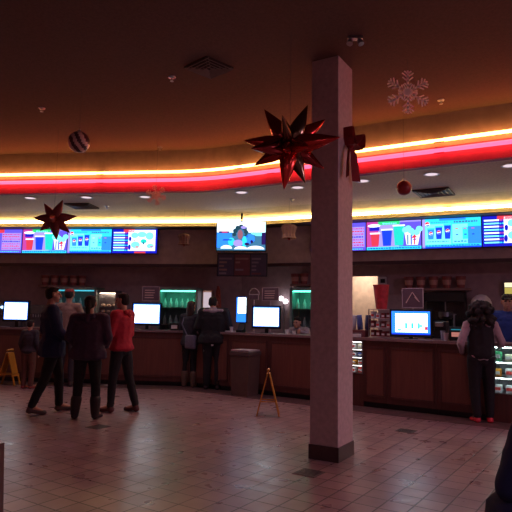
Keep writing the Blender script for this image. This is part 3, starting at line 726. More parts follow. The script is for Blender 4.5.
# lit food warmer behind the red hoodie
def warmer(ln, x0, x1, y0, label, z0=.94):
    A, B = ln.hit(x0, 300, .0), ln.hit(x1, 300, .0); c = (A+B)/2; w = (B-A).to_2d().length; h = ln.hit((x0+x1)/2, y0, 0).z-z0
    t = thing('food_warmer', label, 'food warmer', (c.x, c.y, z0), ln.rz)
    q = MB(); 
    for s in (-1, 1): q.bb(s*(w/2-.02), 0, 0, s*w/2, .33, h)
    q.bb(-w/2, .31, 0, w/2, .33, h).bb(-w/2, 0, h-.05, w/2, .33, h).bb(-w/2, 0, 0, w/2, .33, .16); q.build('cabinet', m_steel, t)
    MB().bb(-w/2+.03, .03, h-.07, w/2-.03, .08, h-.052).build('light_strip', glow('warmer_light', (1, .72, .5), 7), t)
    k = 0
    for zs in (.17, .3, .43, .56):
        if zs > h-.14: break
        MB().bb(-w/2+.021, .02, zs-.008, w/2-.021, .3, zs).build('shelf', m_steel, t)
        for i in range(3):
            p = V((-w/2+.08+i*(w-.16)/2, .1, 0)); p.rotate(Matrix.Rotation(ln.rz, 3, 'Z'))
            o = MB().ball((0, 0, .035), (.05, .06, .035), 8).build('pretzel_bun', mat('bun_crust', (.75, .55, .40), .5), None, (c.x+p.x, c.y+p.y, z0+zs+.001), 0, smooth=True)
            tag(o, 'baked bun, %s on shelf %s of the lit food warmer' % (('left', 'center', 'right')[i], ('one from the bottom', 'two from the bottom', 'three from the bottom', 'four from the bottom')[k]), 'bun', 'buns in the food warmer')
        k += 1
warmer(ML, 98.5, 116, 290.5, 'lit food warmer full of buns behind the red hoodie')

# popcorn machine
A, B = MR.hit(424, 310, -.0), MR.hit(466, 310, -.0); c = (A+B)/2; w = (B-A).to_2d().length; h = MR.hit(447, 292.5, 0).z-.94
t = thing('popcorn_machine', 'large black popcorn machine on the right back counter', 'popcorn machine', (c.x, c.y, .94), MR.rz)
q = MB(); q.bb(-w/2, 0, 0, w/2, .36, .12).bb(-w/2, 0, h-.16, w/2, .36, h).bb(-w/2, .34, .1, w/2, .36, h)
for s in (-1, 1): q.bb(s*(w/2-.03), 0, .1, s*w/2, .03, h)
q.build('cabinet', m_black, t)
MB().bb(-w/2+.03, .008, .12, w/2-.03, .012, h-.16).build('glass_pane', GLASS, t)
MB().lathe([(.10, 0), (.13, .05), (.13, .13), (.11, .14)], (0, .18, .42), 18).cyl((0, .18, .5), (0, .18, h-.16), .012).build('kettle', m_steel, t)
MB().cyl((.15, .12, .13), (.15, .12, .5), .02).cyl((.15, .12, .5), (.15, .12, .52), .04).build('stirring_post', m_steel, t)
# coffee and card machines on the counter right of the monitor
p = CR.hit(457, 334, .22)
t = thing('receipt_printer', 'black machine with a pale glowing label beside the curly haired woman', 'printer', (p.x, p.y, TOPZ), CR.rz+R(15))
MB().bb(-.11, -.08, .001, .11, .12, .2, .01).build('body', m_black, t)
MB().bb(-.075, -.0825, .06, .05, -.0805, .125).build('pale_label', glow('label_glow', lin(190, 120, 110), .9), t)
MB().bb(-.08, -.0825, .155, .06, -.0805, .17).build('status_display', glow('status_glow', lin(40, 130, 150), .9), t)
p = CR.hit(441, 334, .34)
t = thing('drink_dispenser', 'dark drink dispenser standing right of the right monitor', 'dispenser', (p.x, p.y, TOPZ), CR.rz)
MB().bb(-.09, -.06, .001, .09, .14, .28, .015).build('body', m_black, t); MB().bb(-.06, -.1, .2, .06, -.06, .26, .01).build('spout_head', m_steel, t); MB().bb(-.08, -.14, .001, .08, -.06, .02).build('drip_tray', m_steel, t)
def cup(p, h, r, label, m=None, grp='paper cups on the counter'):
    o = MB().lathe([(r*.72, 0), (r, h*.95), (r*1.06, h*.96), (r*1.06, h), (r*.9, h), (r*.62, .01)], (0, 0, 0), 16).build('paper_cup', m or m_white, None, (p.x, p.y, TOPZ+.001)); return tag(o, label, 'cup', grp)
cup(CR.hit(446, 334, .1), .11, .035, 'white paper cup just right of the right monitor', mat('dull_cup', (.4, .33, .36), .5))
cup(CR.hit(443, 334, .17), .14, .035, 'taller pale cup beside the drink dispenser', mat('dull_cup2', (.3, .26, .32), .5))
# round warmer with white dome behind the curly haired woman
p = MR.hit(481, 300, .12); d0 = MR.hit(481, 306, .12).z
t = thing('domed_warmer', 'round warmer with a white domed lid behind the curly hair', 'food warmer', (p.x, p.y, .94), 0)
MB().lathe([(.15, 0), (.15, d0-.94-.01), (.17, d0-.94)], n=24).build('drum', m_grey, t, smooth=True)
MB().lathe([(.185, d0-.94), (.18, d0-.94+.06), (.15, d0-.94+.13), (.09, d0-.94+.19), (.02, d0-.94+.21)], n=28).build('domed_lid', mat('white_dome', (.9, .8, .84), .45), t, smooth=True)
# lit menu box at the right edge
a = MR.hit(522, 295, .3)
t = thing('lit_menu_box', 'warm lit sign box on the wall at the right edge', 'sign', (a.x, a.y, a.z), MR.rz)
MB().bb(-.3, 0, 0, .3, .09, .24).build('housing', m_grey, t)
MB().bb(-.28, -.002, .14, .28, 0, .22, 0, 0).bb(-.28, -.002, .02, .28, 0, .13, 0, 1).build('lit_face', [glow('sign_white', lin(255, 235, 190), 1.3), glow('sign_yellow', lin(200, 180, 90), .9)], t)

# snack tower, bags and the red tub right of the column
A, B = CR.hit(368, 335, .2), CR.hit(391, 335, .2); c = (A+B)/2; w = (B-A).to_2d().length*.92
t = thing('snack_rack', 'three tier clear snack rack on the counter right of the column', 'rack', (c.x, c.y, TOPZ), CR.rz)
zt = CR.hit(380, 309, .2).z-TOPZ
q = MB()
for sx in (-1, 1):
    for y in (0, .2): q.bb(sx*w/2-.006, y-.006, .001, sx*w/2+.006, y+.006, zt)
q.build('posts', m_steel, t)
for k in range(4): MB().bb(-w/2, 0, .01+k*(zt-.02)/3, w/2, .2, .018+k*(zt-.02)/3).build('tier', m_acr, t)
for k in range(3):
    for i in range(4):
        pv = V((-w/2+.045+i*(w-.09)/3, .1, 0)); pv.rotate(Matrix.Rotation(CR.rz, 3, 'Z')); g = random.choice((3, 3, 2, 4) if k else (2, 3, 2, 3)); hh = (zt/3)*random.uniform(.5, .72)
        o = MB().bb(-.03, -.06, 0, .03, .06, hh, .004, 0).bb(-.024, -.061, hh*.25, .024, -.0602, hh*.6, 0, 1).build('candy_box', [mat('box_maroon', (.28, .04, .05), .4) if g == 3 else goods[g], goods[2] if g != 2 else goods[3]], None, (c.x+pv.x, c.y+pv.y, TOPZ+.019+k*(zt-.02)/3), CR.rz)
        tag(o, '%s candy box, %s on the %s tier of the clear rack' % (('', '', 'white', 'maroon', 'blue')[g], ('far left', 'left of center', 'right of center', 'far right')[i], ('bottom', 'middle', 'top')[k]), 'candy box', 'candy boxes on the clear rack')
pt = c.to_2d() + CR.n*.09
hb = CR.hit(380, 285, .29).z-TOPZ-zt
o = MB().lathe([(.085, 0), (.125, hb*.96), (.13, hb*.965), (.13, hb), (.11, hb)], n=24, mi=0).build('popcorn_bucket', mat('bucket_red', (.50, .035, .05), .45, var=.3, scale=14), None, (pt.x, pt.y, TOPZ+zt+.001), 0)
tag(o, 'large red popcorn bucket on top of the clear snack rack', 'popcorn bucket')
bm_ = [mat('bag_blue', (.10, .16, .45), .3), mat('bag_silver', (.55, .55, .62), .25), mat('bag_navy', (.04, .05, .16), .35)]
for i, (x, k, a) in enumerate(((353, 1, .1), (360.3, 0, -.08), (367.5, 2, .06))):
    p = CR.hit(x, 330, .3); z0 = TOPZ+.11
    q = MB(); rings = []; n = 12
    for s, wy in ((0, .006), (.08, .03), (.3, .05), (.6, .045), (.9, .02), (1, .005)):
        rings.append([q.bm.verts.new((.046*math.cos(2*PI*j/n), wy*math.sin(2*PI*j/n), s*.24)) for j in range(n)])
    for A_, B_ in zip(rings, rings[1:]):
        for j in range(n): q.bm.faces.new((A_[j], A_[(j+1) % n], B_[(j+1) % n], B_[j]))
    q.bm.faces.new(rings[0]); q.bm.faces.new(rings[-1])
    o = q.build('chip_bag', bm_[k], None, (p.x, p.y, z0+.002), CR.rz, smooth=True); o.rotation_euler.y = a
    tag(o, ('silver chip bag closest to the column', 'blue chip bag between two others beside the column', 'navy chip bag next to the clear rack')[i], 'chip bag', 'chip bags beside the column')
p = (CR.hit(352, 330, .3)+CR.hit(366, 330, .3))/2
t = thing('bag_stand', 'low dark box stand holding chip bags by the column', 'stand', (p.x, p.y, TOPZ), CR.rz)
MB().bb(-.17, -.09, .001, .15, .1, .11, .005).build('box', mat('stand_maroon', (.16, .04, .05), .5), t); MB().bb(-.12, -.092, .02, .1, -.0905, .07).build('front_card', m_card, t)
p = CR.hit(354.5, 338, .03)
o = MB().bb(-.07, -.015, .001, .07, .10, .05, .005).build('napkin_stack', m_white, None, (p.x, p.y, TOPZ), CR.rz); tag(o, 'stack of white napkins at the counter edge by the column', 'napkins')
# white carton seen through the pass-through opening
p = MR.hit(382, 284, .3)
t = thing('wall_dispenser', 'small white cup dispenser above the red popcorn bucket', 'dispenser', (p.x, p.y, p.z), MR.rz)
MB().bb(-.08, 0, 0, .08, .09, .14, .004).build('case', m_white, t); MB().bb(-.03, -.003, .02, .06, 0, .1).build('window', m_black, t)

# left back counter soda machine
for px_, label, hgt, wd in ((2, 'soda fountain with small bright lamps at the left edge', .62, .5), (35, 'narrow grey dispenser right of the far left monitor', .58, .3)):
    p = ML.hit(px_, 320, .0)
    t = thing('soda_fountain', label, 'soda fountain', (p.x, p.y, .94), ML.rz)
    MB().bb(-wd/2, .02, 0, wd/2, .35, .1, .006).bb(-wd/2, .15, .1, wd/2, .35, hgt, .006).bb(-wd/2, .02, hgt-.2, wd/2, .2, hgt, .01).build('body', m_grey, t)
    for k in range(4): MB().cyl((-wd/2+.06+k*(wd-.12)/3, .07, hgt-.2), (-wd/2+.06+k*(wd-.12)/3, .07, hgt-.27), .014).build('nozzle', m_steel, t)
    if wd > .4:
        for k in (0, 1): MB().ball((-.02+k*.2, .01, hgt-.1+k*.03), (.045, .015, .03)).build('lit_button', glow('button_glow', (.35, .6, 1), 3), t)
for x, lb, mm in ((19.5, 'metal shaker right of the far left soda fountain', m_steel), (27, 'grey canister beside the narrow dispenser', m_grey)):
    p = ML.hit(x, 320, .1); o = MB().lathe([(.05, 0), (.055, .2), (.03, .27), (.025, .4)], n=14).build('canister', mm, None, (p.x, p.y, .941)); tag(o, lb, 'canister')
# things on the back counter around the center
p = ML.hit(207.5, 300, .28); 
t = thing('lit_window_box', 'small white lit box behind the man at the counter', 'light box', (p.x, p.y, 0.94), ML.rz); hz = ML.hit(207.5, 290, .28).z-.94
MB().bb(-.12, 0, 0, -.10, .09, hz).bb(.08, 0, 0, .10, .09, hz).bb(-.12, 0, hz-.02, .1, .09, hz).bb(-.12, 0, 0, .1, .09, .1).bb(-.12, .08, 0, .1, .09, hz).build('housing', m_cream, t)
MB().bb(-.095, .02, .35, .075, .03, hz-.05).build('lit_panel', glow('panel_glow', lin(210, 190, 200), .9), t)
p = ML.hit(218, 300, .2); hz = ML.hit(218, 286, .2).z-.94
o = MB().lathe([(.055, 0), (.07, .2), (.075, hz*.6), (.05, hz*.9), (.02, hz)], n=16).build('stacked_cups', mat('cups_red', (.42, .08, .05), .5, var=.4, scale=20), None, (p.x, p.y, .941)); tag(o, 'tall stack of red cups behind the man at the counter', 'cup stack')
for x, s, lb in ((175, .5, 'dark napkin box on the counter right of the red hoodie monitor'), (181, .42, 'grey napkin box on the counter left of the couple')):
    p = CL.hit(x, 330, .2 if s == .5 else .4)
    o = MB().bb(-.1, -.07, .001, .1, .07, .14*s*2, .012, 0).bb(-.06, -.072, .03, .06, -.07, .1, 0, 1).build('napkin_dispenser', [m_grey if s < .5 else m_black, m_white], None, (p.x, p.y, TOPZ), CL.rz); tag(o, lb, 'napkin dispenser')
for x, lb in ((228.5, 'short pale cup on the counter beside the man in the dark jacket'),): cup(CR.hit(x+3, 329, .04), .1, .033, lb)
cup(CR.hit(287, 333, .2), .08, .035, 'low pale cup on the counter right of the central monitor'); cup(CR.hit(294, 333, .2), .06, .035, 'low pale cup nearest the leaning worker')
p = CR.hit(467, 336, .12)
cup(p, .12, .035, 'pale cup on the counter next to the curly haired woman', mat('dull_cup', (.4, .33, .36), .5))

# ------------------------------------------------------------------ floor items
m_yel = mat('safety_yellow', (.60, .27, .035), .45)
def wet_sign(p, h, sp, label, rz):
    t = thing('wet_floor_sign', label, 'wet floor sign', p, rz); w = .27
    for s in (-1, 1):
        an = math.atan2(sp/2, h); L = math.hypot(h, sp/2)
        rot = Matrix.Rotation(-s*an, 4, 'Y')
        q = MB(); c = V((s*sp/4, 0, h/2))
        q.bm.free(); q.bm = bmesh.new()
        for (yy, zz, dy, dz) in ((0, L*.28-L/2, w, L*.06), (0, L*.62-L/2, w*.8, L*.6), (-w*.38, L*.14-L/2, w*.18, L*.28), (w*.38, L*.14-L/2, w*.18, L*.28)):
            q.box(c + rot.to_3x3() @ V((0, yy, zz)), (.018, dy, dz), rot, .003)
        q.build('panel', m_yel, t)
    MB().cyl((0, -w*.4, h-.01), (0, w*.4, h-.01), .018, n=10).build('hinge', m_yel, t)
    for yy in (-.1, .1): MB().bb(-sp*.33, yy-.008, h*.3, sp*.33, yy+.008, h*.325).build('brace', m_yel, t)
p = atz(268, 415, 0); wet_sign((p.x, p.y, 0), .63, .31, 'yellow folding floor sign standing alone left of the column', R(-3))
p = atz(8, 385, 0); wet_sign((p.x, p.y, 0), .66, .36, 'yellow folding floor sign at the far left by the counter', R(-4))
p = CR.at_x(CR.hit(245, 380, -.22).x, -.22)
t = thing('trash_can', 'square brown trash can with grey lid against the counter', 'trash can', (p.x, p.y, 0), CR.rz)
q = MB(); q.prism([(-.2, -.19, 0), (.2, -.19, 0), (.2, .19, 0), (-.2, .19, 0)], (0, 0, .001))
q.bm.free(); q.bm = bmesh.new()
vb = [q.bm.verts.new((x*.165, y*.16, 0)) for x, y in ((-1, -1), (1, -1), (1, 1), (-1, 1))]; vt = [q.bm.verts.new((x*.19, y*.18, .68)) for x, y in ((-1, -1), (1, -1), (1, 1), (-1, 1))]
q.bm.faces.new(vb); q.bm.faces.new(vt)
for i in range(4): q.bm.faces.new((vb[i], vb[(i+1) % 4], vt[(i+1) % 4], vt[i]))
q.build('bin', mat('bin_brown', (.11, .07, .06), .55), t)
MB().bb(-.205, -.195, .68, .205, .195, .76, .015).build('lid', mat('bin_lid', (.09, .065, .065), .5), t); MB().bb(-.19, -.17, .76, .19, .17, .785, .006).build('tray', mat('bin_tray', (.42, .34, .36), .4), t)
# paper scrap and drains
p = atz(110, 385.5, 0); o = MB().prism([(-.12, -.05, .0065), (.1, -.07, .0065), (.14, .05, .0065), (-.08, .06, .0065)], (0, 0, .002)).build('paper_scrap', m_white, None, (p.x, p.y, 0)); tag(o, 'flat white paper scrap on the floor behind the red hoodie', 'paper')
def drain(px_, py_, label):
    p = atz(px_, py_, 0); t = thing('floor_drain', label, 'floor drain', (p.x, p.y, 0), R(-34))
    MB().bb(-.11, -.11, .0005, .11, .11, .004).build('plate', mat('drain_plate', (.10, .075, .075), .6), t)
    q = MB()
    for k in range(6): q.bb(-.09, -.09+k*.034, .004, .09, -.078+k*.034, .006)
    q.build('grate_bars', m_black, t)
drain(406, 431, 'small dark floor plate right of the column'); drain(309, 473, 'dark floor plate at the foot of the column'); drain(98, 427, 'dark floor plate in front of the standing group')
# dark bench end at the left picture edge
p = at(-12, 500, 2.05)
t = thing('bench', 'dark red brown bench end cut off at the lower left edge', 'bench', (p.x-.385, 2.15, 0), R(0))
mb_ = mat('bench_vinyl', (.16, .04, .03), .5)
q = MB().prism([(.235, -.2, .0), (.235, .3, .0), (.235, .32, .5), (.228, .3, .84), (.235, .1, .86), (.235, -.18, .5)], (.03, 0, 0)); q.build('side_panel', WOOD2, t)
MB().bb(-1.0, -.2, .25, .234, .25, .45, .03).build('seat', mb_, t); MB().bb(-1.0, .22, .4, .234, .3, .82, .02).build('backrest', mb_, t); MB().bb(-1.0, -.15, 0, .2, .2, .25).build('plinth', m_black, t)

# ------------------------------------------------------------------ people
def remesh(mb, name, m, parent, voxel, wob=0, freq=9, sm=3):
    o = mb.build(name, m, parent, smooth=True, normals=False)
    md = o.modifiers.new('r', 'REMESH'); md.mode = 'VOXEL'; md.voxel_size = voxel; md.use_smooth_shade = True
    s = o.modifiers.new('s', 'SMOOTH'); s.iterations = sm; s.factor = .5
    dg = bpy.context.evaluated_depsgraph_get(); me = bpy.data.meshes.new_from_object(o.evaluated_get(dg))
    o.modifiers.clear(); old = o.data; o.data = me; bpy.data.meshes.remove(old)
    if wob:
        sd = V((random.random()*9, 3, 1)); ns = [v.normal.copy() for v in me.vertices]
        for v, n in zip(me.vertices, ns):
            f = noise.noise(V((v.co.x*freq, v.co.y*freq, v.co.z*freq*.7))+sd) + .5*noise.noise(v.co*freq*2.3+sd); v.co += n*f*wob
    for p in me.polygons: p.use_smooth = True
    me.materials.clear(); me.materials.append(m); me.name = name
    return o
skin = mat('skin', (.50, .27, .20), .55, var=.06); skin_d = mat('skin_brown', (.20, .09, .06), .5, var=.06)
m_eye = mat('eye', (.05, .03, .03), .2); m_lip = mat('lips', (.40, .14, .12), .5)
def person(label, loc, rz, h=1.7, jt=None, top=None, bottom=None, shoe=None, hair='short', hairm=None, sk=None, hem=.84, bulk=1.0, wid=1.0, sleeve=True, boots=False, head_yaw=0, extras=None, legw=1.0):
    k = h/1.7; sk = sk or skin
    J = dict(pel=(0, 0, .93), chest=(0, 0, 1.27), neck=(0, -.005, 1.45), head=(0, .02, 1.59))
    for s, n in ((-1, 'L'), (1, 'R')):
        J['hip'+n] = (s*.09, 0, .90); J['kn'+n] = (s*.10, .015, .49); J['an'+n] = (s*.105, -.02, .085); J['toe'+n] = (s*.125, .14, .035)
        J['sh'+n] = (s*.175*wid, 0, 1.385); J['el'+n] = (s*.235*wid, -.03, 1.11); J['wr'+n] = (s*.235*wid, .08, .87); J['hd'+n] = (s*.225*wid, .11, .79)
    J.update(jt or {})
    J = {a: V(b)*k for a, b in J.items()}
    t = thing('person', label, 'person', loc, rz)
    hc = J['head']; RY = Matrix.Rotation(head_yaw, 3, 'Z')
    def hp(x, y, z): return hc + RY @ (V((x, y, z))*k)
    q = MB()
    # head, jaw, nose, ears, neck
    q.hull(hp(0, -.02, .03), (.075*k, .085*k, .085*k), hp(0, .012, -.03), (.062*k, .07*k, .075*k)); q.hull(hp(0, .03, -.055), (.045*k, .045*k, .045*k), hp(0, .055, -.085), (.025*k, .022*k, .02*k))
    q.hull(hp(0, .088, .01), .010*k, hp(0, .106, -.025), .013*k)
    q.hull(hp(0, .075, .035), (.05*k, .014*k, .01*k), hp(0, .07, .03), (.05*k, .014*k, .01*k)); q.hull(hp(0, .075, -.055), (.022*k, .014*k, .012*k), hp(0, .07, -.06), (.02*k, .014*k, .012*k))
    for s in (-1, 1): q.hull(hp(s*.078, -.01, .015), (.01*k, .02*k, .03*k), hp(s*.08, -.005, -.015), (.008*k, .014*k, .02*k))
    q.hull(J['neck'], .058*k, hp(0, -.02, -.06), .052*k); q.hull(J['neck']-V((0, 0, .05*k)), (.09*k, .06*k, .05*k), J['neck'], .056*k)
    def torso(q, g):
        q.hull(J['chest'], (.155*k*wid*g, .105*k*g, .12*k), J['pel']+V((0, 0, .12*k)), (.13*k*wid*g, .095*k*g, .09*k))
        q.hull(J['pel']+V((0, 0, .12*k)), (.13*k*wid*g, .095*k*g, .09*k), J['pel'], (.155*k*wid*g, .11*k*g, .10*k))
        q.hull(J['shL'], .062*k*g, J['shR'], .062*k*g); q.hull(J['chest']+V((0, 0, .06*k)), (.15*k*wid*g, .10*k*g, .09*k), (J['shL']+J['shR'])/2, (.14*k*wid, .065*k*g, .055*k))
    torso(q, .9)
    for n in 'LR':
        s = -1 if n == 'L' else 1
        q.hull(J['sh'+n], .052*k, J['el'+n], .04*k); q.hull(J['el'+n], .04*k, J['wr'+n], .026*k)
        q.hull(J['hip'+n], .085*k, J['kn'+n], .055*k); q.hull(J['kn'+n], .052*k, J['an'+n], .036*k); q.hull(J['an'+n], .036*k, J['toe'+n], (.036*k, .04*k, .025*k))
        # hand: palm, four fingers, thumb
        w_, hd = J['wr'+n], J['hd'+n]; d = (hd-w_).normalized(); side = d.cross(V((s, 0, .001))).normalized(); nrm = side.cross(d)
        pc = w_ + d*.05*k
        q.hull(w_+d*.015*k, .022*k, pc+side*.018*k, .016*k); q.hull(w_+d*.015*k, .022*k, pc-side*.018*k, .016*k); q.hull(pc+side*.024*k, .014*k, pc-side*.026*k, .013*k)
        for i, (o_, L_) in enumerate(((.03, .062), (.010, .074), (-.010, .068), (-.029, .052))):
            b0 = pc + side*o_*k + d*.012*k; b1 = b0 + (d*.92 - nrm*s*.25)*L_*.5*k + side*o_*.12*k; b2 = b1 + (d*.7 - nrm*s*.6)*L_*.5*k
            q.hull(b0, .0088*k, b1, .0080*k); q.hull(b1, .0080*k, b2, .0070*k)
        th = w_+d*.022*k+side*.022*k; t1 = th+(side*.75+d*.6)*.035*k; q.hull(th, .012*k, t1, .0095*k); q.hull(t1, .0095*k, t1+(d*.9+side*.15)*.028*k, .008*k)
    remesh(q, 'body', sk, t, .0085, sm=2)
    for s in (-1, 1): MB().ball(hp(s*.03, .077, .012), (.012*k, .008*k, .007*k), 8).build('eye', m_eye, t, smooth=True)
    MB().ball(hp(0, .086, -.056), (.022*k, .006*k, .006*k), 8).build('lips', m_lip, t, smooth=True)
    # upper garment
    if top:
        q = MB(); g = 1.12*bulk; torso(q, g)
        hz = hem*k
        q.hull(J['pel'], (.165*k*wid*g, .12*k*g, .10*k), V((J['pel'].x, J['pel'].y, hz+.04*k)), (.17*k*wid*g, .125*k*g, .045*k))
        q.hull(J['neck']-V((0, 0, .05*k)), (.10*k, .075*k, .05*k), J['neck']-V((0, -.005, .01*k)), (.07*k, .07*k, .03*k))
        for n in 'LR':
            q.hull(J['sh'+n], .066*k*bulk, J['el'+n], .056*k*bulk)
            e = J['wr'+n] if sleeve else J['el'+n]
            if sleeve: q.hull(J['el'+n], .056*k*bulk, e, .038*k*bulk)
        remesh(q, 'jacket' if sleeve else 'shirt', top, t, .012, .007, 10)
    q = MB()
    q.hull(J['pel']+V((0, 0, .05*k)), (.15*k*wid, .112*k, .07*k), J['pel']-V((0, 0, .06*k)), (.16*k*wid, .125*k, .08*k))
    for n in 'LR':
        q.hull(J['hip'+n], .10*k*legw, J['kn'+n], .070*k*legw); q.hull(J['kn'+n], .069*k*legw, J['an'+n]+(J['kn'+n]-J['an'+n])*.05, .053*k*legw)
    remesh(q, 'trousers', bottom, t, .012, .006, 9)
    for n in 'LR':
        q = MB(); a, b = J['an'+n], J['toe'+n]; z0 = .02*k
        a2 = V((a.x, a.y-.01*k, max(a.z-.04*k, .03*k)))
        q.hull(a2, (.047*k, .052*k, .03*k), V((b.x, b.y, b.z)), (.046*k, .055*k, .026*k)); q.hull(a, .044*k, a2, .048*k)
        q.hull(V((a2.x, a2.y, a2.z-.018*k)), (.05*k, .056*k, .012*k), V((b.x, b.y, b.z-.02*k)), (.05*k, .058*k, .012*k))
        if boots: q.hull(a, .062*k, a+(J['kn'+n]-a)*.45, .078*k)
        remesh(q, 'boot' if boots else 'shoe', shoe, t, .010, 0)
    hm = hairm or mat('hair_black', (.014, .009, .009), .8)
    if hair:
        q = MB()
        if hair != 'curly':
            q.hull(hp(0, -.028, .048), (.082*k, .088*k, .08*k), hp(0, -.05, 0), (.078*k, .065*k, .07*k)); q.hull(hp(0, .03, .085), (.06*k, .045*k, .025*k), hp(0, -.02, .09), (.07*k, .07*k, .035*k))
        if hair == 'tail':
            q.hull(hp(0, -.10, .03), .035*k, hp(0, -.13, -.08), .04*k); q.hull(hp(0, -.13, -.08), .04*k, hp(0, -.115, -.2), .018*k)
        if hair == 'long':
            q.hull(hp(0, -.05, 0), (.085*k, .06*k, .07*k), hp(0, -.07, -.16), (.095*k, .04*k, .05*k))
        if hair == 'curly':
            rr = random.Random(4)
            for i in range(95):
                u = rr.uniform(-1, 1); a = rr.uniform(0, 2*PI); r = math.sqrt(1-u*u); x, y, z = r*math.cos(a)*.185, r*math.sin(a)*.13-.06, u*.2-.075
                if y > .045 and z < .07: continue
                q.hull(hp(x, y, z), .034*k, hp(x*.6, y*.6-.02, z*.6), .04*k)
            remesh(q, 'hair', hm, t, .012, .014, 26, 1)
        else: remesh(q, 'hair', hm, t, .010, .004, 30, 2)
    if extras: extras(t, J, k, hp)
    return t
def cl(name, c, r=.85): return mat('cloth_'+name, c, r, scale=25)
navy, black, red_h, purple = cl('navy', (.012, .022, .085)), cl('black', (.013, .012, .016)), cl('crimson', (.42, .018, .04)), cl('plum', (.055, .035, .075))
brownp, tan, dgrey = cl('brown', (.13, .06, .045)), cl('tan', (.30, .20, .16)), cl('charcoal', (.035, .032, .045))
sh_d, sh_r, sh_w, sh_b = mat('shoe_dark', (.03, .02, .025), .5), mat('shoe_red', (.75, .04, .07), .5), mat('shoe_grey', (.12, .07, .08), .5), mat('boot_tan', (.13, .08, .055), .7)

# dark blue coat, striding, leaning to the right
p = atz(49, 412.5, 0)
person('tall person in a dark blue coat striding, leftmost of the standing group', (p.x, p.y, 0), R(-62), 1.72, dict(
    pel=(-.02, .0, .95), chest=(0, -.03, 1.28), shL=(-.19, -.05, 1.39), shR=(.19, -.05, 1.39), head=(0, -.02, 1.60), neck=(0, -.055, 1.46), hipL=(-.11, .02, .92), hipR=(.07, .02, .92), knL=(-.12, .12, .50), anL=(-.10, .14, .085), toeL=(-.11, .30, .035), knR=(.08, -.08, .50), anR=(.10, -.25, .10), toeR=(.12, -.10, .035),
    elR=(.24, .02, 1.12), wrR=(.20, .2, .98), hdR=(.18, .27, .98), elL=(-.25, -.08, 1.12), wrL=(-.24, .06, .9), hdL=(-.23, .1, .83)), navy, black, mat('shoe_taupe', (.10, .06, .06), .5), hem=.74, bulk=1.3, wid=1.12, legw=1.05)
# plum hoodie, seen from behind
p = atz(85, 418.5, 0)
def ext_hood(t, J, k, hp):
    q = MB(); q.hull(V((-.07*k, -.10*k, 1.42*k)), .04*k, V((.07*k, -.10*k, 1.42*k)), .04*k); q.hull(V((0, -.12*k, 1.36*k)), .04*k, V((0, -.1*k, 1.42*k)), .05*k)
    remesh(q, 'hood', purple, t, .012, .004)
person('person in a plum hoodie and wide boots seen from behind', (p.x, p.y, 0), R(2), 1.60, dict(
    elL=(-.27, .0, 1.12), wrL=(-.22, .14, 1.0), hdL=(-.18, .2, .99), elR=(.27, 0, 1.12), wrR=(.22, .14, 1.0), hdR=(.18, .2, .99), knL=(-.12, .015, .49), anL=(-.14, -.02, .085), toeL=(-.17, .13, .035), knR=(.12, .015, .49), anR=(.14, -.02, .085), toeR=(.17, .13, .035)),
    purple, black, sh_d, 'tail', hem=.80, bulk=1.22, wid=1.18, boots=True, extras=ext_hood, legw=1.05)
# red hoodie
p = atz(119, 412, 0)
def ext_red(t, J, k, hp):
    q = MB(); q.hull(V((-.06*k, -.09*k, 1.43*k)), .035*k, V((.06*k, -.09*k, 1.43*k)), .035*k); q.hull(V((0, -.11*k, 1.38*k)), .035*k, V((0, -.09*k, 1.43*k)), .045*k)
    remesh(q, 'hood', red_h, t, .012, .004)
person('person in a crimson hoodie and black trousers standing in profile', (p.x, p.y, 0), R(68), 1.66, dict(
    knL=(-.10, .06, .50), anL=(-.10, .08, .085), toeL=(-.10, .25, .035), knR=(.12, -.06, .50), anR=(.13, -.19, .085), toeR=(.15, -.03, .035), elL=(-.23, .04, 1.12), wrL=(-.16, .24, 1.06), hdL=(-.12, .3, 1.06), elR=(.22, .02, 1.11), wrR=(.16, .22, 1.0), hdR=(.12, .28, .99)),
    red_h, black, mat('shoe_maroon', (.10, .02, .025), .5), 'short', hem=.86, bulk=1.18, extras=ext_red, head_yaw=R(6))
# child by the left sign
p = atz(27, 388.5, 0)
person('child in brown trousers and red shoes behind the dark blue coat', (p.x, p.y, 0), R(-15), 1.22, None, dgrey, brownp, mat('shoe_brick', (.30, .05, .05), .5), 'short', hem=.9, bulk=1.2, legw=1.25)
# man in tan jacket and red cap
p = CL.at_x(-3.53, -.42)
def ext_cap(cm):
    def f(t, J, k, hp):
        q = MB(); q.hull(hp(0, -.02, .065), (.088*k, .098*k, .06*k), hp(0, -.01, .05), (.088*k, .098*k, .03*k)); q.hull(hp(0, .08, .05), (.06*k, .02*k, .008*k), hp(0, .14, .04), (.045*k, .02*k, .006*k))
        remesh(q, 'cap', cm, t, .009)
    return f
person('man in a tan jacket and red cap at the counter behind the group', (p.x, p.y, 0), R(-5), 1.82, dict(elL=(-.26, .06, 1.14), wrL=(-.16, .24, 1.05), hdL=(-.12, .3, 1.05), elR=(.26, .06, 1.14), wrR=(.16, .24, 1.05), hdR=(.12, .3, 1.05)), tan, dgrey, sh_d, 'short', hem=.84, extras=ext_cap(cl('cap_red', (.33, .05, .05))))
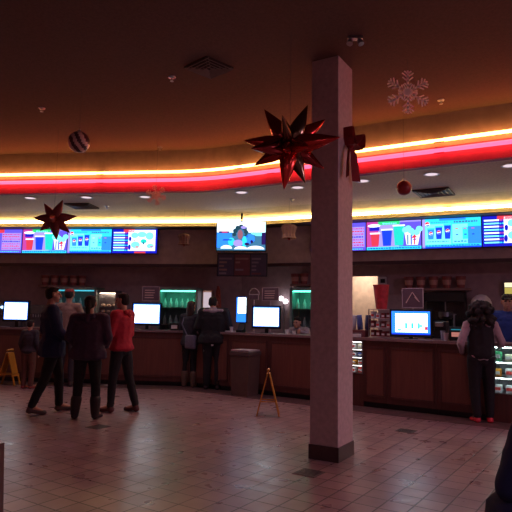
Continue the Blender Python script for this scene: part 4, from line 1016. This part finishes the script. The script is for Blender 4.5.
# couple at the counter
p = atz(212, 389.5, 0)
def ext_man(t, J, k, hp):
    q = MB(); q.hull(V((-.16*k, -.02*k, 1.415*k)), (.05*k, .085*k, .04*k), V((.16*k, -.02*k, 1.415*k)), (.05*k, .085*k, .04*k)); q.hull(V((0, -.05*k, 1.40*k)), (.1*k, .085*k, .05*k), V((0, -.02*k, 1.45*k)), (.075*k, .075*k, .035*k))
    remesh(q, 'shoulder_top_light', cl('top_lit_grey', (.34, .27, .32)), t, .012, .003)  # overhead light on the shoulders, painted as a paler grey shell
    w = mat('reflective_white', (.85, .9, .95), .4)
    for x, z0, z1 in ((-.262, .66, .78), (.262, .64, .84)): 
        pass
    for s in (-1, 1): MB().box((s*.150*k, -.06*k, .73*k), (.012, .03, .10)).build('pocket_stripe', w, t)
    MB().box((.01*k, -.135*k, .80*k), (.04, .01, .03)).build('back_label', w, t)
mj = person('man in a dark jacket with shoulders painted top-lit at the counter, seen from behind', (p.x, p.y, 0), R(-6), 1.74, dict(
    elL=(-.29, .0, 1.12), wrL=(-.24, .18, 1.10), hdL=(-.22, .25, 1.11), elR=(.29, .0, 1.12), wrR=(.24, .18, 1.10), hdR=(.22, .25, 1.11), head=(-.03, .07, 1.55)), black, black, sh_d, 'short', hem=.80, bulk=1.3, wid=1.2, extras=ext_man, legw=1.2)
p = atz(189, 387, 0)
def ext_bag(t, J, k, hp):
    c = V((.13, -.20, .90))*k
    o = MB().box(c, (.22, .09, .26), None, .03).build('shoulder_bag', cl('grey_bag', (.13, .12, .17)), t, smooth=True)
    MB().tube([c+V((-.08, 0, .12)), V((-.10, -.17, 1.25))*k, V((-.12, -.02, 1.46))*k, V((-.1, .1, 1.3))*k], .012).build('bag_strap', cl('grey_bag', (.13, .12, .17)), t)
person('woman in a dark coat with a grey shoulder bag beside the man', (p.x, p.y, 0), R(-25), 1.62, dict(elL=(-.24, .04, 1.12), wrL=(-.14, .22, 1.08), hdL=(-.1, .28, 1.08), elR=(.25, -.02, 1.12), wrR=(.2, .16, 1.02), hdR=(.17, .22, 1.02)), dgrey, black, sh_b, 'long', hem=.80, extras=ext_bag, boots=True, bulk=1.15, hairm=mat('hair_brown', (.04, .02, .016), .5))
# curly woman
p = atz(483, 422.5, 0)
white_s = cl('blush_white', (.42, .32, .36))
def ext_vest(t, J, k, hp):
    q = MB(); q.hull(J['chest'], (.185*k, .135*k, .13*k), J['pel']+V((0, 0, .02*k)), (.195*k, .15*k, .10*k)); q.hull(J['shL']+V((.03*k, 0, 0)), .075*k, J['shR']-V((.03*k, 0, 0)), .075*k); q.hull(J['chest']+V((0, 0, .05*k)), (.18*k, .125*k, .09*k), J['chest']+V((0, 0, .1*k)), (.15*k, .09*k, .055*k))
    remesh(q, 'vest', black, t, .012, .005)
person('woman with big curly hair, dark vest, pale sleeves and red shoes', (p.x, p.y, 0), R(-8), 1.60, dict(
    elL=(-.29, -.03, 1.12), wrL=(-.24, .14, .98), hdL=(-.2, .2, .97), elR=(.29, -.01, 1.12), wrR=(.25, .17, 1.04), hdR=(.2, .23, 1.06), anL=(-.08, -.02, .085), toeL=(-.11, .13, .035), anR=(.09, -.02, .085), toeR=(.13, .13, .035)),
    white_s, black, sh_r, 'curly', hem=.90, wid=1.05, extras=ext_vest, sk=skin_d, legw=1.15)
# worker in blue behind the right glass case
p = CR.hit(508, 330, .95)
blue_s = cl('royal_blue', (.02, .05, .25))
person('worker in blue shirt and dark cap behind the right glass case', (p.x, p.y, 0), R(158), 1.76, dict(elL=(-.25, .05, 1.12), wrL=(-.16, .26, 1.10), hdL=(-.12, .33, 1.10), elR=(.27, .08, 1.14), wrR=(.22, .32, 1.13), hdR=(.2, .4, 1.13), head=(0, .06, 1.58)), blue_s, black, sh_d, 'short', hem=.84, sleeve=False, extras=ext_cap(cl('cap_black', (.03, .02, .025))), bulk=1.15)
# worker leaning behind the counter left of the column
p = CR.hit(303, 330, 1.02)
person('worker in pale shirt leaning low behind the counter beside the column', (p.x, p.y, 0), R(150), 1.55, dict(chest=(0, .12, 1.13), pel=(0, -.06, .90), neck=(0, .22, 1.28), head=(0, .29, 1.37), shL=(-.17, .18, 1.22), shR=(.17, .18, 1.22), elL=(-.24, .26, 1.12), wrL=(-.16, .42, 1.2), hdL=(-.12, .48, 1.2), elR=(.24, .26, 1.12), wrR=(.16, .42, 1.2), hdR=(.12, .48, 1.2)), cl('pale_shirt', (.42, .36, .40)), black, sh_d, 'short', hem=.86)
# close person at lower right
def ext_coat(t, J, k, hp):
    q = MB(); q.hull(V((0, 0, .80)), (.36, .22, .07), V((0, -.01, .50)), (.37, .24, .05)); q.hull(V((0, 0, 1.0)), (.2, .14, .06), V((0, 0, .80)), (.34, .2, .08))
    remesh(q, 'coat_skirt', cl('deep_navy', (.010, .020, .085)), t, .014, .006)
person('person in a navy coat cut off at the lower right corner', (1.115, 1.87, 0), R(0), 1.45, dict(elL=(-.335, -.03, 1.02), wrL=(-.25, .14, .93), hdL=(-.20, .18, .89)), cl('deep_navy', (.010, .020, .085)), black, sh_d, 'short', hem=.75, bulk=1.25, wid=1.05, extras=ext_coat)

# ------------------------------------------------------------------ fill and kitchen lights
def area(name, loc, size, e, c, rot=(0, 0, 0)):
    l = bpy.data.lights.new(name, 'AREA'); l.shape = 'DISK'; l.size = size; l.energy = e; l.color = c
    o = bpy.data.objects.new(name, l); col.objects.link(o); o.location = loc; o.rotation_euler = rot; return o
# unseen fill lights added behind and beside the camera
area('lobby_fill', (3.6, 1.0, 3.75), .5, 14, (1, .62, .78))
area('lobby_fill', (6.6, 2.2, 3.3), .6, 72, (1, .62, .88), (0, R(25), 0))
area('lobby_fill', (-2.5, -1.0, CEIL-.05), .5, 8, (1, .5, .6))
area('lobby_fill', (.6, -.8, 3.75), .5, 12, (1, .6, .78))
# lamp in the kitchen behind the opening
k = (OP0+OP1)/2; kk = k.to_2d()+MR.n*.6
area('kitchen_lamp', (kk.x, kk.y, 2.55), .4, 14, (1, .78, .62))
w = bpy.data.worlds.new('world'); sc.world = w; w.use_nodes = True
w.node_tree.nodes['Background'].inputs[0].default_value = (.02, .012, .02, 1); w.node_tree.nodes['Background'].inputs[1].default_value = .5
sc.view_settings.view_transform = 'Standard'; sc.view_settings.look = 'None'; sc.view_settings.exposure = 0; sc.view_settings.gamma = 1
sc.view_settings.use_curve_mapping = False
sc.cycles.use_denoising = True; sc.cycles.max_bounces = 6; sc.cycles.sample_clamp_indirect = 3
sc.cycles.transparent_max_bounces = 8
